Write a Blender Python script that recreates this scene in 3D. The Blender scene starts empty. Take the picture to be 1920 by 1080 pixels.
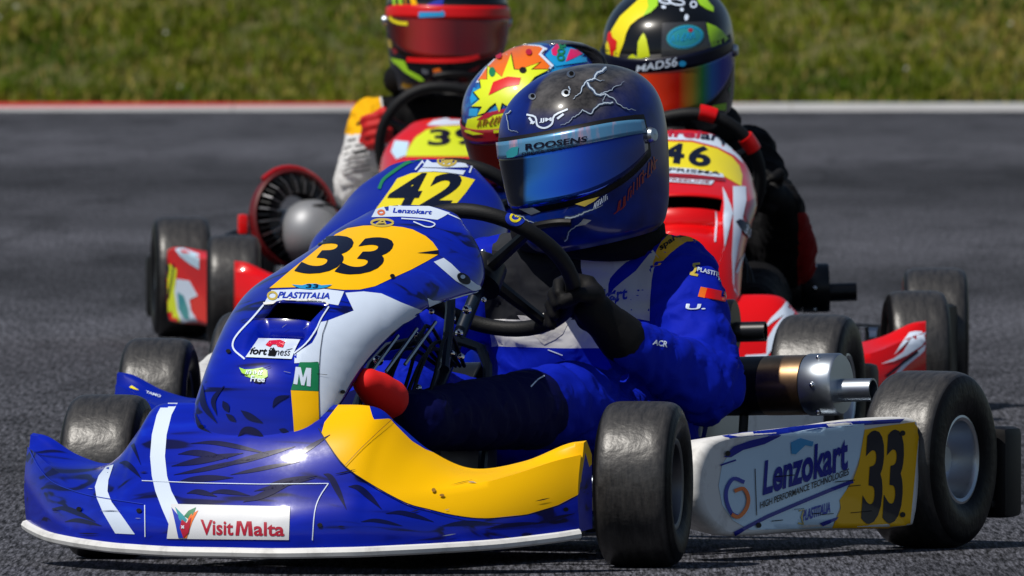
import bpy, bmesh, math, random
from mathutils import Vector, Matrix, noise, Euler
from mathutils.bvhtree import BVHTree
random.seed(7)
SC = bpy.context.scene
COL = SC.collection
R = math.radians

# ------------------------------------------------------------------ camera
CAM_H = 1.05
FPX = 35100.0                       # focal length in photograph pixels (a long telephoto)
PITCH = math.atan2(540 + 216, FPX)
cd = bpy.data.cameras.new('camera')
cam = bpy.data.objects.new('camera', cd)
COL.objects.link(cam)
cam.location = (0, 0, CAM_H)
cam.rotation_euler = (R(90) - PITCH, 0, 0)
cd.sensor_width = 36
cd.lens = FPX / 1920 * 36
cd.clip_start = 0.5
cd.clip_end = 3000
cd.dof.use_dof = True
cd.dof.focus_distance = 28.9
cd.dof.aperture_fstop = 32
SC.camera = cam
RCAM = cam.rotation_euler.to_matrix()

# ------------------------------------------------------------------ sky and sun
SUN = Vector((-0.42, -0.37, 0.83)).normalized()
w = bpy.data.worlds.new('World'); SC.world = w; w.use_nodes = True
nt = w.node_tree
sky = nt.nodes.new('ShaderNodeTexSky')
sky.sky_type = 'NISHITA'; sky.sun_disc = False
sky.sun_elevation = math.asin(SUN.z)
sky.sun_rotation = math.atan2(SUN.x, SUN.y)
nt.links.new(sky.outputs[0], nt.nodes['Background'].inputs[0])
nt.nodes['Background'].inputs[1].default_value = 0.075
sl = bpy.data.lights.new('sun', 'SUN')
sl.energy = 5.0; sl.angle = R(0.5); sl.color = (1.0, 0.95, 0.87)
so = bpy.data.objects.new('sun', sl); COL.objects.link(so)
so.location = SUN * 30
so.rotation_euler = (-SUN).to_track_quat('-Z', 'Y').to_euler()
SC.view_settings.view_transform = 'Standard'
SC.view_settings.look = 'None'
SC.view_settings.exposure = -0.35
SC.view_settings.gamma = 1.0
SC.render.engine = 'CYCLES'
SC.cycles.use_denoising = True
SC.cycles.max_bounces = 6
SC.cycles.diffuse_bounces = 2

# ------------------------------------------------------------------ materials
def mat(name, col, rough=0.5, metal=0.0, coat=0.0, spec=0.5, bump=None, noise_col=None, emit=None):
    """bump=(scale, strength, distance); noise_col=(colour2, scale, lo, hi, stretch)"""
    m = bpy.data.materials.new(name); m.use_nodes = True
    n = m.node_tree.nodes; l = m.node_tree.links
    b = n['Principled BSDF']
    b.inputs['Base Color'].default_value = (*col, 1)
    b.inputs['Roughness'].default_value = rough
    b.inputs['Metallic'].default_value = metal
    b.inputs['Coat Weight'].default_value = coat
    b.inputs['Coat Roughness'].default_value = 0.08
    b.inputs['Specular IOR Level'].default_value = spec
    tc = n.new('ShaderNodeTexCoord')
    if noise_col:
        c2, sc, lo, hi, st = noise_col
        mp = n.new('ShaderNodeMapping'); mp.inputs['Scale'].default_value = st
        l.new(tc.outputs['Object'], mp.inputs[0])
        nz = n.new('ShaderNodeTexNoise'); nz.inputs['Scale'].default_value = sc
        nz.inputs['Detail'].default_value = 6; nz.inputs['Roughness'].default_value = 0.65
        l.new(mp.outputs[0], nz.inputs[0])
        rp = n.new('ShaderNodeValToRGB')
        rp.color_ramp.elements[0].position = lo; rp.color_ramp.elements[1].position = hi
        rp.color_ramp.elements[0].color = (*col, 1); rp.color_ramp.elements[1].color = (*c2, 1)
        l.new(nz.outputs[0], rp.inputs[0]); l.new(rp.outputs[0], b.inputs['Base Color'])
    if bump:
        nb = n.new('ShaderNodeTexNoise'); nb.inputs['Scale'].default_value = bump[0]
        nb.inputs['Detail'].default_value = 4
        l.new(tc.outputs['Object'], nb.inputs[0])
        bp = n.new('ShaderNodeBump'); bp.inputs['Strength'].default_value = bump[1]
        bp.inputs['Distance'].default_value = bump[2]
        l.new(nb.outputs[0], bp.inputs['Height']); l.new(bp.outputs[0], b.inputs['Normal'])
    return m

def swirl_mat(name, c1, c2, seedoff=0.0):
    """glossy vinyl wrap with printed dark flowing strokes"""
    m = mat(name, c1, 0.30, 0.0, 0.68, 0.12); m.node_tree.nodes['Principled BSDF'].inputs['Coat Roughness'].default_value = 0.11
    n = m.node_tree.nodes; l = m.node_tree.links; b = n['Principled BSDF']
    tc = n.new('ShaderNodeTexCoord')
    mp = n.new('ShaderNodeMapping'); mp.inputs['Rotation'].default_value = (0.5, 0.35, 0.7)
    mp.inputs['Location'].default_value = (seedoff, seedoff * 0.7, 0)
    mp.inputs['Scale'].default_value = (2.6, 17, 30)
    l.new(tc.outputs['Object'], mp.inputs[0])
    nz = n.new('ShaderNodeTexNoise'); nz.inputs['Scale'].default_value = 1.0
    nz.inputs['Detail'].default_value = 2.0; nz.inputs['Distortion'].default_value = 1.1
    l.new(mp.outputs[0], nz.inputs[0])
    rp = n.new('ShaderNodeValToRGB'); e = rp.color_ramp.elements
    e[0].position = 0.35; e[0].color = (*c2, 1); e[1].position = 0.41; e[1].color = (c1[0], c1[1] * .8, c1[2] * .8, 1)
    e2 = rp.color_ramp.elements.new(0.60); e2.color = (*c1, 1)
    e3 = rp.color_ramp.elements.new(0.78); e3.color = (c1[0] * 1.5 + .002, c1[1] * 2.2, c1[2] * 1.25, 1)
    l.new(nz.outputs[0], rp.inputs[0]); l.new(rp.outputs[0], b.inputs['Base Color'])
    gr = n.new('ShaderNodeTexNoise'); gr.inputs['Scale'].default_value = 19; gr.inputs['Detail'].default_value = 9; gr.inputs['Roughness'].default_value = .78
    l.new(tc.outputs['Object'], gr.inputs[0])
    rr = n.new('ShaderNodeMapRange'); rr.inputs['From Min'].default_value = .35; rr.inputs['From Max'].default_value = .68; rr.inputs['To Min'].default_value = .05; rr.inputs['To Max'].default_value = .20
    l.new(gr.outputs[0], rr.inputs['Value']); l.new(rr.outputs[0], b.inputs['Coat Roughness'])
    return m

def tyre_mat():
    m = mat('tyre_rubber', (0.02, 0.02, 0.021), 0.40, spec=0.7)
    n = m.node_tree.nodes; l = m.node_tree.links; b = n['Principled BSDF']
    tc = n.new('ShaderNodeTexCoord')
    sp = n.new('ShaderNodeSeparateXYZ'); l.new(tc.outputs['Object'], sp.inputs[0])
    # worn grey scuffing runs round the tread: noise stretched along the circumference
    ra = n.new('ShaderNodeVectorMath'); ra.operation = 'LENGTH'
    cb = n.new('ShaderNodeCombineXYZ'); l.new(sp.outputs['Y'], cb.inputs['Y']); l.new(sp.outputs['Z'], cb.inputs['Z'])
    l.new(cb.outputs[0], ra.inputs[0])
    at = n.new('ShaderNodeMath'); at.operation = 'ARCTAN2'
    l.new(sp.outputs['Z'], at.inputs[0]); l.new(sp.outputs['Y'], at.inputs[1])
    c2 = n.new('ShaderNodeCombineXYZ'); l.new(sp.outputs['X'], c2.inputs['X']); l.new(at.outputs[0], c2.inputs['Y'])
    mp = n.new('ShaderNodeMapping'); mp.inputs['Scale'].default_value = (130, 3.0, 1)
    l.new(c2.outputs[0], mp.inputs[0])
    nz = n.new('ShaderNodeTexNoise'); nz.inputs['Scale'].default_value = 1; nz.inputs['Detail'].default_value = 5
    nz.inputs['Roughness'].default_value = 0.7
    l.new(mp.outputs[0], nz.inputs[0])
    rp = n.new('ShaderNodeValToRGB'); rp.color_ramp.elements[0].position = 0.3; rp.color_ramp.elements[1].position = 0.75
    rp.color_ramp.elements[0].color = (0.009, 0.009, 0.010, 1); rp.color_ramp.elements[1].color = (0.055, 0.052, 0.050, 1)
    l.new(nz.outputs[0], rp.inputs[0])
    # tread only: radius mask
    mr = n.new('ShaderNodeMapRange'); mr.inputs['From Min'].default_value = 0.1195; mr.inputs['From Max'].default_value = 0.1235
    l.new(ra.outputs['Value'], mr.inputs['Value'])
    mx = n.new('ShaderNodeMix'); mx.data_type = 'RGBA'
    mx.inputs[6].default_value = (0.005, 0.005, 0.006, 1)
    l.new(mr.outputs[0], mx.inputs[0]); l.new(rp.outputs[0], mx.inputs[7])
    l.new(mx.outputs[2], b.inputs['Base Color'])
    sp2 = n.new('ShaderNodeMapRange'); sp2.inputs['To Min'].default_value = 0.12; sp2.inputs['To Max'].default_value = 0.6
    l.new(mr.outputs[0], sp2.inputs['Value']); l.new(sp2.outputs[0], b.inputs['Specular IOR Level'])
    # marbles and pick-up on the tread
    n2 = n.new('ShaderNodeTexNoise'); n2.inputs['Scale'].default_value = 60; n2.inputs['Detail'].default_value = 5
    l.new(tc.outputs['Object'], n2.inputs[0])
    bp = n.new('ShaderNodeBump'); bp.inputs['Strength'].default_value = 0.55; bp.inputs['Distance'].default_value = 0.0025
    l.new(n2.outputs[0], bp.inputs['Height']); l.new(bp.outputs[0], b.inputs['Normal'])
    return m

BLUE = (0.0003, 0.012, 0.40); NAVY = (0.0005, 0.001, 0.05)
M = {}
M['blue_swirl'] = swirl_mat('blue_wrap', BLUE, NAVY)
M['blue_plain'] = mat('blue_vinyl', (0.0004, 0.011, 0.30), 0.34, coat=0.3, spec=0.12)
M['stroke'] = mat('navy_brush_print', (0.0004, 0.0012, 0.05), 0.30, coat=0.68, spec=0.12); M['stroke'].node_tree.nodes['Principled BSDF'].inputs['Coat Roughness'].default_value = 0.11
M['navy'] = mat('navy_print', (0.002, 0.003, 0.016), 0.4, coat=0.15, spec=0.2)
M['black_print'] = mat('black_print', (0.004, 0.004, 0.004), 0.4, coat=0.1, spec=0.2)
M['yellow'] = mat('amber_vinyl', (0.90, 0.49, 0.0006), 0.42, coat=0.12, spec=0.15)
M['lemon'] = mat('lemon_vinyl', (0.85, 0.72, 0.004), 0.4, coat=0.3)
M['lime'] = mat('lime_vinyl', (0.70, 0.80, 0.01), 0.4, coat=0.3)
M['white'] = mat('white_vinyl', (0.64, 0.74, 0.90), 0.38, coat=0.3)
M['white_plastic'] = mat('white_plastic', (0.74, 0.74, 0.73), 0.5, noise_col=((0.42, 0.41, 0.40), 26, 0.5, 0.8, (1, 1, 1)))
M['sky_white'] = mat('pale_blue_vinyl', (0.56, 0.77, 0.95), 0.38, coat=0.3)
M['red'] = mat('red_vinyl', (0.68, 0.002, 0.003), 0.38, coat=0.25, spec=0.35)
M['dark_red'] = mat('crimson_vinyl', (0.25, 0.003, 0.01), 0.35, coat=0.4)
M['wine'] = mat('wine_print', (0.42, 0.006, 0.03), 0.4)
M['green'] = mat('green_vinyl', (0.005, 0.19, 0.07), 0.4, coat=0.3)
M['leaf'] = mat('leaf_green_print', (0.34, 0.66, 0.02), 0.4)
M['orange'] = mat('orange_print', (0.85, 0.16, 0.004), 0.3, coat=0.7)
M['cyan'] = mat('cyan_print', (0.01, 0.32, 0.68), 0.3, coat=0.6)
M['pink'] = mat('pink_print', (0.75, 0.01, 0.13), 0.3, coat=0.6)
M['teal'] = mat('teal_print', (0.02, 0.28, 0.33), 0.35, coat=0.5)
M['gold'] = mat('gold_print', (0.55, 0.42, 0.06), 0.35, coat=0.4)
M['royal'] = mat('royal_print', (0.006, 0.03, 0.42), 0.4)
M['tyre'] = tyre_mat()
M['rim'] = mat('cast_magnesium', (0.50, 0.53, 0.57), 0.32, 1.0)
M['steel'] = mat('brushed_steel', (0.45, 0.50, 0.56), 0.36, 1.0)
M['bolt'] = mat('bright_zinc', (0.8, 0.8, 0.82), 0.14, 1.0)
M['brass'] = mat('heat_tinted_steel', (0.55, 0.36, 0.20), 0.32, 1.0, noise_col=((0.30, 0.17, 0.09), 14, 0.4, 0.8, (1, 1, 1)))
M['black'] = mat('black_plastic', (0.004, 0.004, 0.005), 0.5, spec=0.25)
M['black_metal'] = mat('black_paint', (0.004, 0.005, 0.007), 0.35, spec=0.35)
M['grip'] = mat('black_suede_grip', (0.006, 0.0065, 0.008), 0.6, spec=0.3, bump=(420, 0.5, 0.001))
M['frame'] = mat('slate_blue_frame_paint', (0.006, 0.014, 0.030), 0.35, coat=0.2, spec=0.3)
M['alloy_tray'] = mat('aluminium_tray', (0.10, 0.11, 0.13), 0.45, 0.8)
M['seat'] = mat('seat_fibreglass', (0.006, 0.006, 0.007), 0.5, spec=0.25)
M['engine'] = mat('engine_alloy', (0.16, 0.16, 0.17), 0.45, 1.0)
M['dome'] = mat('satin_grey_dome', (0.26, 0.27, 0.29), 0.5, 0.4)
M['boot'] = mat('red_suede', (0.85, 0.004, 0.003), 0.75)
M['glove'] = mat('black_glove_leather', (0.004, 0.004, 0.005), 0.65, spec=0.2, bump=(260, 0.4, 0.001))
M['lining'] = mat('black_foam', (0.003, 0.003, 0.003), 0.95, spec=0.1)
M['suit_blue'] = mat('blue_suit_cloth', (0.006, 0.022, 0.34), 0.62, bump=(90, 0.35, 0.004), noise_col=((0.004, 0.015, 0.26), 9, 0.35, 0.7, (1, 1, 1)))
M['suit_white'] = mat('white_suit_cloth', (0.55, 0.54, 0.52), 0.75, bump=(80, 0.4, 0.005))
M['suit_grey'] = mat('grey_suit_cloth', (0.10, 0.10, 0.11), 0.8, bump=(80, 0.4, 0.005))
M['suit_yellow'] = mat('amber_suit_cloth', (0.75, 0.40, 0.005), 0.65, bump=(90, 0.3, 0.003))
M['suit_black'] = mat('black_suit_cloth', (0.005, 0.005, 0.006), 0.85, spec=0.15, bump=(80, 0.4, 0.005))
M['suit_red'] = mat('red_suit_cloth', (0.55, 0.006, 0.006), 0.7, bump=(80, 0.3, 0.004))
M['tube_red'] = mat('red_silicone', (0.42, 0.006, 0.01), 0.3, coat=0.4)
M['clear'] = mat('smoked_polycarbonate', (0.07, 0.08, 0.09), 0.15, coat=0.6)

# ------------------------------------------------------------------ mesh helpers
class Thing:
    """root Empty at the thing's base; meshes are written in kart coordinates (x left, y back, z up) and shifted to the base"""
    def __init__(s, name, mtx, off, label, cat, group=None):
        s.M = mtx; s.off = Vector(off)
        s.root = bpy.data.objects.new(name, None); COL.objects.link(s.root)
        s.root.empty_display_size = 0.2
        s.root.matrix_world = mtx @ Matrix.Translation(s.off)
        s.root['label'] = label; s.root['category'] = cat
        if group: s.root['group'] = group

def obj(name, verts, faces, m, th=None, parent=None, smooth=True, angle=38, loc=None, rot=None, fm=None):
    me = bpy.data.meshes.new(name)
    off = th.off if (th and loc is None) else Vector((0, 0, 0))
    me.from_pydata([tuple(Vector(v) - off) for v in verts], [], faces)
    ms = m if isinstance(m, (list, tuple)) else [m]
    for k in ms: me.materials.append(k)
    if fm:
        for p, i in zip(me.polygons, fm): p.material_index = i
    me.validate()
    if smooth:
        for p in me.polygons: p.use_smooth = True
        me.set_sharp_from_angle(angle=R(angle))
    o = bpy.data.objects.new(name, me); COL.objects.link(o)
    if parent is not None: o.parent = parent
    elif th: o.parent = th.root
    if loc is not None: o.location = Vector(loc) - (th.off if (th and parent is None) else Vector((0, 0, 0)))
    if rot is not None: o.rotation_euler = rot
    return o

def catmull(pts, n):
    P = [Vector(p) for p in pts]; out = []
    Q = [P[0] * 2 - P[1]] + P + [P[-1] * 2 - P[-2]]
    for i in range(1, len(Q) - 2):
        a, b, c, d = Q[i - 1], Q[i], Q[i + 1], Q[i + 2]
        for k in range(n):
            t = k / n
            out.append(0.5 * ((2 * b) + (c - a) * t + (2 * a - 5 * b + 4 * c - d) * t * t + (3 * b - a - 3 * c + d) * t ** 3))
    out.append(P[-1]); return out

class MB:
    def __init__(s): s.v = []; s.f = []; s.fm = []
    def add(s, v, f, mi=0):
        k = len(s.v); s.v += [Vector(x) for x in v]; s.f += [tuple(i + k for i in q) for q in f]; s.fm += [mi] * len(f)
    def tube(s, pts, r, n=10, closed=False, smooth=0, mi=0, cap=True):
        if smooth: pts = catmull(pts, smooth)
        P = [Vector(p) for p in pts]; N = len(P)
        rr = r if isinstance(r, (list, tuple)) else [r] * N
        if len(rr) != N: rr = [rr[0] + (rr[-1] - rr[0]) * i / (N - 1) for i in range(N)]
        T = []
        for i in range(N):
            a = P[(i - 1) % N] if (closed or i > 0) else P[i]
            b = P[(i + 1) % N] if (closed or i < N - 1) else P[i]
            T.append((b - a).normalized())
        u = T[0].orthogonal().normalized(); v = []
        for i in range(N):
            u = (u - T[i] * u.dot(T[i])).normalized(); w_ = T[i].cross(u)
            for k in range(n):
                a = 2 * math.pi * k / n
                v.append(P[i] + (u * math.cos(a) + w_ * math.sin(a)) * rr[i])
        f = []
        for i in range(N if closed else N - 1):
            j = (i + 1) % N
            for k in range(n):
                f.append((i * n + k, i * n + (k + 1) % n, j * n + (k + 1) % n, j * n + k))
        if not closed and cap:
            f.append(tuple(reversed(range(n)))); f.append(tuple(range((N - 1) * n, N * n)))
        s.add(v, f, mi)
    def lathe(s, prof, o, ax, n=32, mi=0, closed=False):
        """prof: list of (radius, along); o origin, ax axis"""
        o = Vector(o); ax = Vector(ax).normalized(); u = ax.orthogonal().normalized(); w_ = ax.cross(u); v = []
        for r, t in prof:
            for k in range(n):
                a = 2 * math.pi * k / n
                v.append(o + ax * t + (u * math.cos(a) + w_ * math.sin(a)) * r)
        f = []; m_ = len(prof)
        for i in range(m_ if closed else m_ - 1):
            j = (i + 1) % m_
            for k in range(n):
                f.append((i * n + k, i * n + (k + 1) % n, j * n + (k + 1) % n, j * n + k))
        s.add(v, f, mi)
    def box(s, c, d, bev=0.004, rot=None, mi=0):
        bm = bmesh.new(); bmesh.ops.create_cube(bm, size=1)
        for v in bm.verts: v.co = Vector((v.co.x * d[0], v.co.y * d[1], v.co.z * d[2]))
        if bev: bmesh.ops.bevel(bm, geom=list(bm.edges), offset=min(bev, min(d) * 0.45), segments=2, affect='EDGES', profile=0.6)
        mt = Matrix.Translation(Vector(c)) @ (Euler(rot).to_matrix().to_4x4() if rot else Matrix())
        bm.verts.index_update()
        s.add([mt @ v.co for v in bm.verts], [tuple(v.index for v in f.verts) for f in bm.faces], mi); bm.free()
    def sphere(s, c, r, n=12, m_=8, mi=0, sc=(1, 1, 1)):
        v = []; f = []; c = Vector(c)
        for i in range(m_ + 1):
            th = math.pi * i / m_
            for k in range(n):
                a = 2 * math.pi * k / n
                v.append(c + Vector((math.sin(th) * math.cos(a) * sc[0], math.sin(th) * math.sin(a) * sc[1], math.cos(th) * sc[2])) * r)
        for i in range(m_):
            for k in range(n):
                f.append((i * n + k, (i + 1) * n + k, (i + 1) * n + (k + 1) % n, i * n + (k + 1) % n))
        s.add(v, f, mi)
    def capsule(s, a, b, ra, rb, n=14):
        a = Vector(a); b = Vector(b)
        s.sphere(a, ra, n, 8); s.sphere(b, rb, n, 8)
        s.tube([a, b], [ra, rb], n)
    def grid(s, rows, mi=0, flip=False, close_u=False):
        k = len(rows[0]); v = [p for r_ in rows for p in r_]; f = []
        for i in range(len(rows) - 1):
            for j in range(k if close_u else k - 1):
                q = (i * k + j, i * k + (j + 1) % k, (i + 1) * k + (j + 1) % k, (i + 1) * k + j)
                f.append(tuple(reversed(q)) if flip else q)
        s.add(v, f, mi)
    def build(s, name, m, th=None, parent=None, **kw):
        return obj(name, s.v, s.f, m, th, parent, fm=s.fm if isinstance(m, (list, tuple)) else None, **kw)

def remesh(mb, voxel, smooth_it=4):
    """one continuous skin from overlapping limbs"""
    me = bpy.data.meshes.new('tmp'); me.from_pydata([tuple(v) for v in mb.v], [], mb.f)
    o = bpy.data.objects.new('tmp', me); COL.objects.link(o)
    md = o.modifiers.new('r', 'REMESH'); md.mode = 'VOXEL'; md.voxel_size = voxel
    dg = bpy.context.evaluated_depsgraph_get()
    me2 = bpy.data.meshes.new_from_object(o.evaluated_get(dg))
    bpy.data.objects.remove(o); bpy.data.meshes.remove(me)
    bm = bmesh.new(); bm.from_mesh(me2); bpy.data.meshes.remove(me2)
    for _ in range(smooth_it):
        bmesh.ops.smooth_vert(bm, verts=bm.verts, factor=0.5, use_axis_x=True, use_axis_y=True, use_axis_z=True)
    bm.normal_update(); bm.verts.index_update()
    v = [x.co.copy() for x in bm.verts]; nn = [x.normal.copy() for x in bm.verts]
    f = [tuple(x.index for x in p.verts) for p in bm.faces]; bm.free()
    return v, nn, f

# ------------------------------------------------------------------ stickers: flat outlines laid onto a curved body
def ray(u, v):
    return Vector((0, 0, CAM_H)), (RCAM @ Vector(((u - 960) / FPX, (540 - v) / FPX, -1))).normalized()

class Host:
    """world-space lookup of a finished body surface that stickers are laid on"""
    def __init__(s, o, th):
        bpy.context.view_layer.update()
        mw = o.matrix_world; me = o.data
        s.o = o; s.inv = mw.inverted(); s.last = None; s.snap = .016
        s.v = [mw @ x.co for x in me.vertices]
        n3 = mw.to_3x3(); s.n = [(n3 @ x.normal).normalized() for x in me.vertices]
        s.p = [tuple(p.vertices) for p in me.polygons]
        s.t = BVHTree.FromPolygons(s.v, s.p)
    def hit(s, u, v):
        o, d = ray(u, v)
        co, nn, i, dist = s.t.ray_cast(o, d)
        if co is None:
            if not s.last: return None
            co, nn, i, far = s.t.find_nearest(o + d * s.last)
            if co is None or far > s.snap: return None
        else: s.last = dist
        ws = [1 / ((s.v[k] - co).length + 1e-5) for k in s.p[i]]
        n = Vector((0, 0, 0))
        for wgt, k in zip(ws, s.p[i]): n += s.n[k] * wgt
        n.normalize()
        if n.dot(d) > 0: n = -n
        if nn.dot(d) > 0: nn = -nn
        if n.dot(nn) < 0.5: n = nn
        return co, n

def text2d(txt, bold=0.0, space=1.0):
    c = bpy.data.curves.new('t', 'FONT'); c.body = txt; c.size = 1; c.offset = bold; c.space_character = space; c.resolution_u = 4
    o = bpy.data.objects.new('t', c); COL.objects.link(o)
    dg = bpy.context.evaluated_depsgraph_get(); me = o.evaluated_get(dg).to_mesh()
    v = [(x.co.x, x.co.y) for x in me.vertices]; f = [tuple(p.vertices) for p in me.polygons]
    o.evaluated_get(dg).to_mesh_clear(); bpy.data.objects.remove(o); bpy.data.curves.remove(c)
    x0 = min(a for a, b in v); x1 = max(a for a, b in v); y0 = min(b for a, b in v); y1 = max(b for a, b in v)
    return [((a - x0) / (x1 - x0), (b - y0) / (y1 - y0)) for a, b in v], f

def quad_map(q):
    """q: BL, BR, TR, TL"""
    bl, br, tr, tl = [Vector(p) for p in q]
    def f(x, y): return (bl * (1 - x) * (1 - y) + br * x * (1 - y) + tr * x * y + tl * (1 - x) * y)
    return f

class Sheet:
    """collects outlines (in photograph pixels) that become one sticker"""
    def __init__(s, z=None): s.v = []; s.f = []; s.z = z or (lambda x, y: (x, y))
    def poly(s, pts):
        k = len(s.v); s.v += [s.z(*p) for p in pts]; s.f.append(tuple(range(k, k + len(pts)))); return s
    def text(s, txt, q, bold=0.0, space=1.0):
        v, f = text2d(txt, bold, space); mp = quad_map([s.z(*p) for p in q]); k = len(s.v)
        s.v += [tuple(mp(x, y)) for x, y in v]; s.f += [tuple(i + k for i in p) for p in f]; return s
    def line(s, pts, wd, smooth=0, taper=False):
        P = [Vector(s.z(*p)) for p in pts]
        if smooth:
            P = [Vector((p.x, p.y)) for p in catmull([(p.x, p.y, 0) for p in P], smooth)]
        L = []; Rr = []
        for i, p in enumerate(P):
            d = (P[min(i + 1, len(P) - 1)] - P[max(i - 1, 0)])
            if d.length < 1e-6: d = Vector((1, 0))
            d.normalize(); nn = Vector((-d.y, d.x))
            k = wd / 2 * ((max(.08, math.sin(math.pi * i / (len(P) - 1))) if taper == 2 else (1 - 0.85 * i / (len(P) - 1))) if taper else 1)
            L.append(p + nn * k); Rr.append(p - nn * k)
        k = len(s.v); s.v += [tuple(x) for x in L] + [tuple(x) for x in Rr]; n = len(P)
        for i in range(n - 1): s.f.append((k + i, k + i + 1, k + n + i + 1, k + n + i))
        return s
    def marks(s, q, n, wd, seed=1):
        """lettering too small or blurred to read: a row of short strokes"""
        rnd = random.Random(seed); mp = quad_map([s.z(*p) for p in q]); z = s.z; s.z = lambda x, y: (x, y)
        for k in range(n):
            x = (k + .5) / n; w_ = .36 / n
            for y0, y1, x0, x1 in rnd.choice([((0, 1, -w_, -w_), (.5, .5, -w_, w_)), ((0, 1, -w_, 0), (1, 0, 0, w_)), ((0, 1, 0, 0),), ((0, 0, -w_, w_), (0, 1, -w_, w_)), ((0, .9, -w_, -w_), (.9, .9, -w_, w_), (0, .6, w_, w_))]):
                s.line([tuple(mp(x + x0, y0)), tuple(mp(x + x1, y1))], wd)
        s.z = z; return s
    def ell(s, c, rx, ry, n=24, rot=0.0, ring=None):
        pts = []
        for i in range(n):
            a = 2 * math.pi * i / n; x = rx * math.cos(a); y = ry * math.sin(a)
            pts.append((c[0] + x * math.cos(rot) - y * math.sin(rot), c[1] + x * math.sin(rot) + y * math.cos(rot)))
        if ring: return s.line(pts + [pts[0]], ring)
        return s.poly(pts)
    def lay(s, name, host, m, lift=1, step=9, label=None):
        bm = bmesh.new(); vs = [bm.verts.new((a, b, 0)) for a, b in s.v]
        for f in s.f:
            try: bm.faces.new([vs[i] for i in f])
            except ValueError: pass
        us = [a for a, b in s.v]; ws = [b for a, b in s.v]
        for ax, lo, hi in ((0, min(us), max(us)), (1, min(ws), max(ws))):
            k = math.ceil(lo / step) * step
            while k < hi:
                co = [0, 0, 0]; no = [0, 0, 0]; co[ax] = k; no[ax] = 1
                bmesh.ops.bisect_plane(bm, geom=bm.verts[:] + bm.edges[:] + bm.faces[:], plane_co=co, plane_no=no, dist=1e-4)
                k += step
        bmesh.ops.triangulate(bm, faces=bm.faces[:])
        bm.verts.index_update()
        pos = {}; nrm = {}
        for v in bm.verts:
            h = host.hit(v.co.x, v.co.y)
            if h: pos[v.index] = host.inv @ (h[0] + h[1] * (0.0007 * lift)); nrm[v.index] = (host.inv.to_3x3() @ h[1]).normalized()
        idx = {k: i for i, k in enumerate(sorted(pos))}
        fs = []
        for f in bm.faces:
            ids = [v.index for v in f.verts]
            if all(i in pos for i in ids):
                p = [pos[i] for i in ids]
                if max((p[0] - p[1]).length, (p[1] - p[2]).length, (p[2] - p[0]).length) > 0.12: continue
                nn = (p[1] - p[0]).cross(p[2] - p[0])
                if nn.dot(nrm[ids[0]]) < 0: ids.reverse()
                fs.append(tuple(idx[i] for i in ids))
        bm.free()
        if not fs: print('EMPTY STICKER', name); return None
        ks = sorted(pos)
        o = obj(name, [pos[k] for k in ks], fs, m, None, host.o, smooth=False)
        for p in o.data.polygons: p.use_smooth = True
        o.data.normals_split_custom_set_from_vertices([tuple(nrm[k]) for k in ks])
        if label: o['label'] = label
        return o

def to_px(p):
    q = RCAM.transposed() @ (p - Vector((0, 0, CAM_H)))
    return 960 + FPX * q.x / -q.z, 540 - FPX * q.y / -q.z

def two_tone(name, m, o, th, outline, col):
    """moulded-in second colour: its border is stored on the mesh as a signed distance to the outline"""
    m2 = m.copy(); m2.name = name; n = m2.node_tree.nodes; l = m2.node_tree.links; b = n['Principled BSDF']
    at = n.new('ShaderNodeAttribute'); at.attribute_name = 'border'
    gt = n.new('ShaderNodeMath'); gt.operation = 'GREATER_THAN'; gt.inputs[1].default_value = 0; l.new(at.outputs['Fac'], gt.inputs[0])
    mx = n.new('ShaderNodeMix'); mx.data_type = 'RGBA'; l.new(gt.outputs[0], mx.inputs[0]); mx.inputs[7].default_value = (*col, 1)
    src = b.inputs['Base Color'].links[0].from_socket; l.new(src, mx.inputs[6]); l.new(mx.outputs[2], b.inputs['Base Color'])
    ct = n.new('ShaderNodeMapRange'); ct.inputs['To Min'].default_value = .68; ct.inputs['To Max'].default_value = .12
    l.new(gt.outputs[0], ct.inputs['Value']); l.new(ct.outputs[0], b.inputs['Coat Weight'])
    P = [Vector(p) for p in outline]; vals = []
    for v in o.data.vertices:
        q = Vector(to_px(th.M @ (v.co + th.off))); ins = False; best = 1e9
        for i in range(len(P)):
            a_, b_ = P[i], P[(i + 1) % len(P)]
            if (a_.y > q.y) != (b_.y > q.y) and q.x < (b_.x - a_.x) * (q.y - a_.y) / (b_.y - a_.y) + a_.x: ins = not ins
            d_ = b_ - a_; t = max(0, min(1, (q - a_).dot(d_) / max(1e-9, d_.length_squared))); best = min(best, (q - a_ - d_ * t).length)
        vals.append(best if ins else -best)
    at_ = o.data.attributes.new('border', 'FLOAT', 'POINT'); at_.data.foreach_set('value', vals)
    o.data.materials[0] = m2

def zc(x0, y0, k): return lambda x, y: (x0 + x / k, y0 + y / k)

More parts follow.
